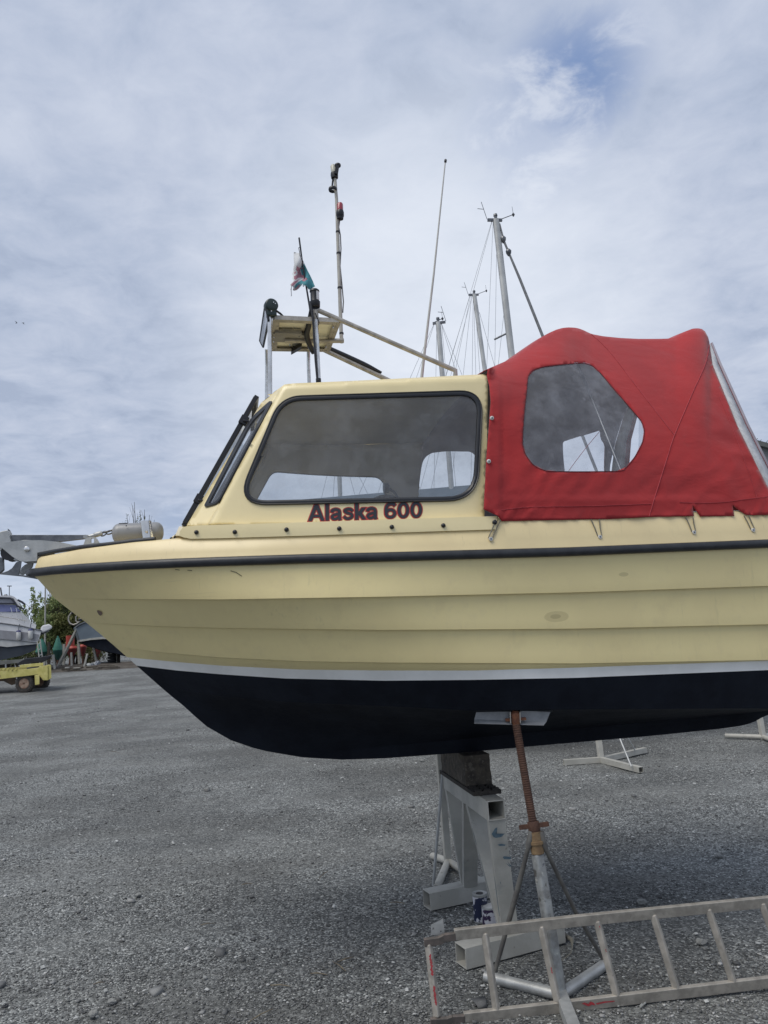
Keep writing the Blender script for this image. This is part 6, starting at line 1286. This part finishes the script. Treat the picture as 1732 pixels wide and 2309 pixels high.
def tree(px, Y, ztop, width, label, nleaf, size, cols, twig=10, nblob=9, zlow=1.6, upright=.4, seed=0, depth=2.0):
    rr = random.Random(seed); c = PW(px, 1450, Y); g = gz(c.x, Y); base = Vector((c.x, Y, g)); t_ = thing('tree', label, 'tree', base, group='trees along the far edge of the yard'); H = ztop-g
    mb = MB(); tips = []
    for i in range(5):
        a = rr.uniform(0, 6.28); e = base+Vector((math.cos(a)*width*.3*rr.random(), math.sin(a)*.8, H*rr.uniform(.55, .85))); m_ = (base+e)/2+Vector((rr.uniform(-.2, .2), 0, 0)); mb.tube([base+Vector((rr.uniform(-.25, .25)*width*.3, 0, -.1)), m_, e], [.09, .06, .02], 6)
        for j in range(4): s = m_+(e-m_)*rr.random(); q_ = s+Vector((rr.uniform(-1, 1)*width*.28, rr.uniform(-.8, .8), rr.uniform(.2, .35)*H)); mb.tube([s, (s+q_)/2+Vector((0, 0, .1)), q_], [.03, .02, .008], 5); tips.append(q_)
    for i in range(twig):
        s = base+Vector((rr.uniform(-.5, .5)*width, rr.uniform(-.5, .5), H*rr.uniform(.6, .8))); q_ = s+Vector((rr.uniform(-.5, .5), 0, H*rr.uniform(.12, .26))); q_.z = min(q_.z, ztop); mb.tube([s, (s+q_)/2+Vector((rr.uniform(-.1, .1), 0, 0)), q_], [.02, .014, .006], 5); tips.append(q_)
    mb.build('trunk', M_bark, t_, 40)
    bl_ = [(tuple(base+Vector((rr.uniform(-.5, .5)*width*.75, rr.uniform(-.5, .5)*depth, zlow+(H*.85-zlow)*rr.random()))), (width*rr.uniform(.16, .28), depth*.4, H*rr.uniform(.10, .18))) for i in range(nblob)]
    bl_ += [(tuple(q_-Vector((0, 0, .25))), (.16, .16, .42)) for q_ in tips]
    leaves('crown', bl_, nleaf, size, cols, t_, upright)
    return t_
CG = [(.15, .20, .08), (.27, .33, .14), (.45, .48, .26)]; CG2 = [(.08, .095, .05), (.16, .185, .09), (.32, .33, .2)]
tree(84, 53, 5.6, 4.2, 'broad green bush between the white cruiser and the lamp pole', 15000, .10, CG, 16, 12, .9, .5, 1)
tree(128, 54, 6.5, 4.4, 'tallest green bush rising beneath the bow of the boat', 16000, .10, CG, 22, 13, .9, .6, 2)
tree(170, 53, 5.6, 3.8, 'yellowish green bush behind the blue-grey boat', 14000, .10, [(.10, .11, .04), (.18, .20, .08), (.34, .33, .16)], 12, 11, .8, .5, 3)
tree(36, 55, 4.4, 4.5, 'low green bush behind the hull of the white cruiser', 3000, .08, CG, 8, 9, .6, .4, 4)
tree(-90, 56, 6.2, 6.5, 'wide bush beyond the bow of the white cruiser', 3200, .09, CG, 8, 10, .8, .4, 5)
def tall(px, label, tips, seed):
    Y = 52; rr = random.Random(seed); c = PW(px, 1450, Y); g = gz(c.x, Y); base = Vector((c.x, Y, g)); t_ = thing('tree', label, 'tree', base, group='trees along the far edge of the yard'); mb = MB(); bl_ = []
    mb.tube([base, base+Vector((.1, 0, 3)), base+Vector((0, 0, 6.5))], [.16, .12, .05], 7)
    for (x, y, lf) in tips:
        e = PW(x, y, Y+rr.uniform(-.3, .3)); s = base+Vector((0, 0, 4+rr.random()*2.5)); m_ = (s*.45+e*.55); m_.x = e.x*.8+s.x*.2; mb.tube([s, m_, e], [.06, .035, .012], 5)
        if lf:
            for k in range(10): q_ = m_+(e-m_)*(k/9); bl_.append((tuple(q_), (.11, .11, .16)))
        mb.tube([e+(m_-e)*.4, e+(m_-e)*.15+Vector((rr.choice((-.22, .2)), 0, .25))], [.012, .005], 4)
    mb.build('trunk', M_bark, t_, 40)
    for k in range(8): bl_.append((tuple(base+Vector((rr.uniform(-1.1, 1.1), rr.uniform(-.5, .5), rr.uniform(3.5, 8.0)))), (.6, .5, .8)))
    leaves('crown', bl_, 3400, .07, CG2, t_, .8)
tall(318, 'tall thin-twigged tree whose tips rise above the windlass', [(286, 1161, 1), (303, 1132, 0), (299, 1140, 0), (316, 1152, 1), (326, 1149, 1), (337, 1161, 1), (348, 1172, 1), (282, 1176, 1), (309, 1168, 1)], 11)
bl_ = [((x, 51.6+random.uniform(-.8, 1.2), gz(x, 51)+random.uniform(.15, .75)), (.9, .6, .45)) for x in np.arange(-36, -12, .55)]
o = leaves('undergrowth', bl_, 7000, .06, [(.05, .04, .03), (.11, .10, .07), (.30, .29, .24)], None, .7); o['kind'] = 'stuff'; o['label'] = 'tangled brown and green undergrowth along the back edge of the yard'
lp = PW(101.5, 1450, 51.5); g = gz(lp.x, 51.5); t_ = PW(101.5, 1318, 51.5); o = MB().tube([Vector((lp.x, 51.5, g)), Vector((lp.x, 51.5, t_.z))], [.07, .05], 8).build('pole', M_galvp, None, 40, loc=(lp.x, 51.5, g)); tag(o, 'thin grey-green pole rising through the bushes under the bow', 'pole')
# two far birds
for i, (x, y, s) in enumerate(((37, 728.5, 1), (52.5, 728, -1))):
    c = PW(x, y, 70); mb = MB(); w_ = .16
    mb.tube([c+Vector((-.10, 0, -.02)), c, c+Vector((.10, 0, .01))], [.012, .035, .012], 6)
    for sg in (-1, 1): mb.add([c+Vector((-.03, 0, .02)), c+Vector((.05, 0, .02)), c+Vector((.02, sg*.14, .10*s+.04)), c+Vector((-.03*s-.05, sg*.30, .02+.08*s)), c+Vector((-.03, sg*.14, .10*s+.03))], [(0, 1, 2, 4), (4, 2, 3)])
    o = mb.build('bird', M_dark, None, 0, loc=c); tag(o, 'tiny dark bird flying far off at the left, %s of the two' % ('left' if i == 0 else 'right'), 'bird', 'birds in flight')
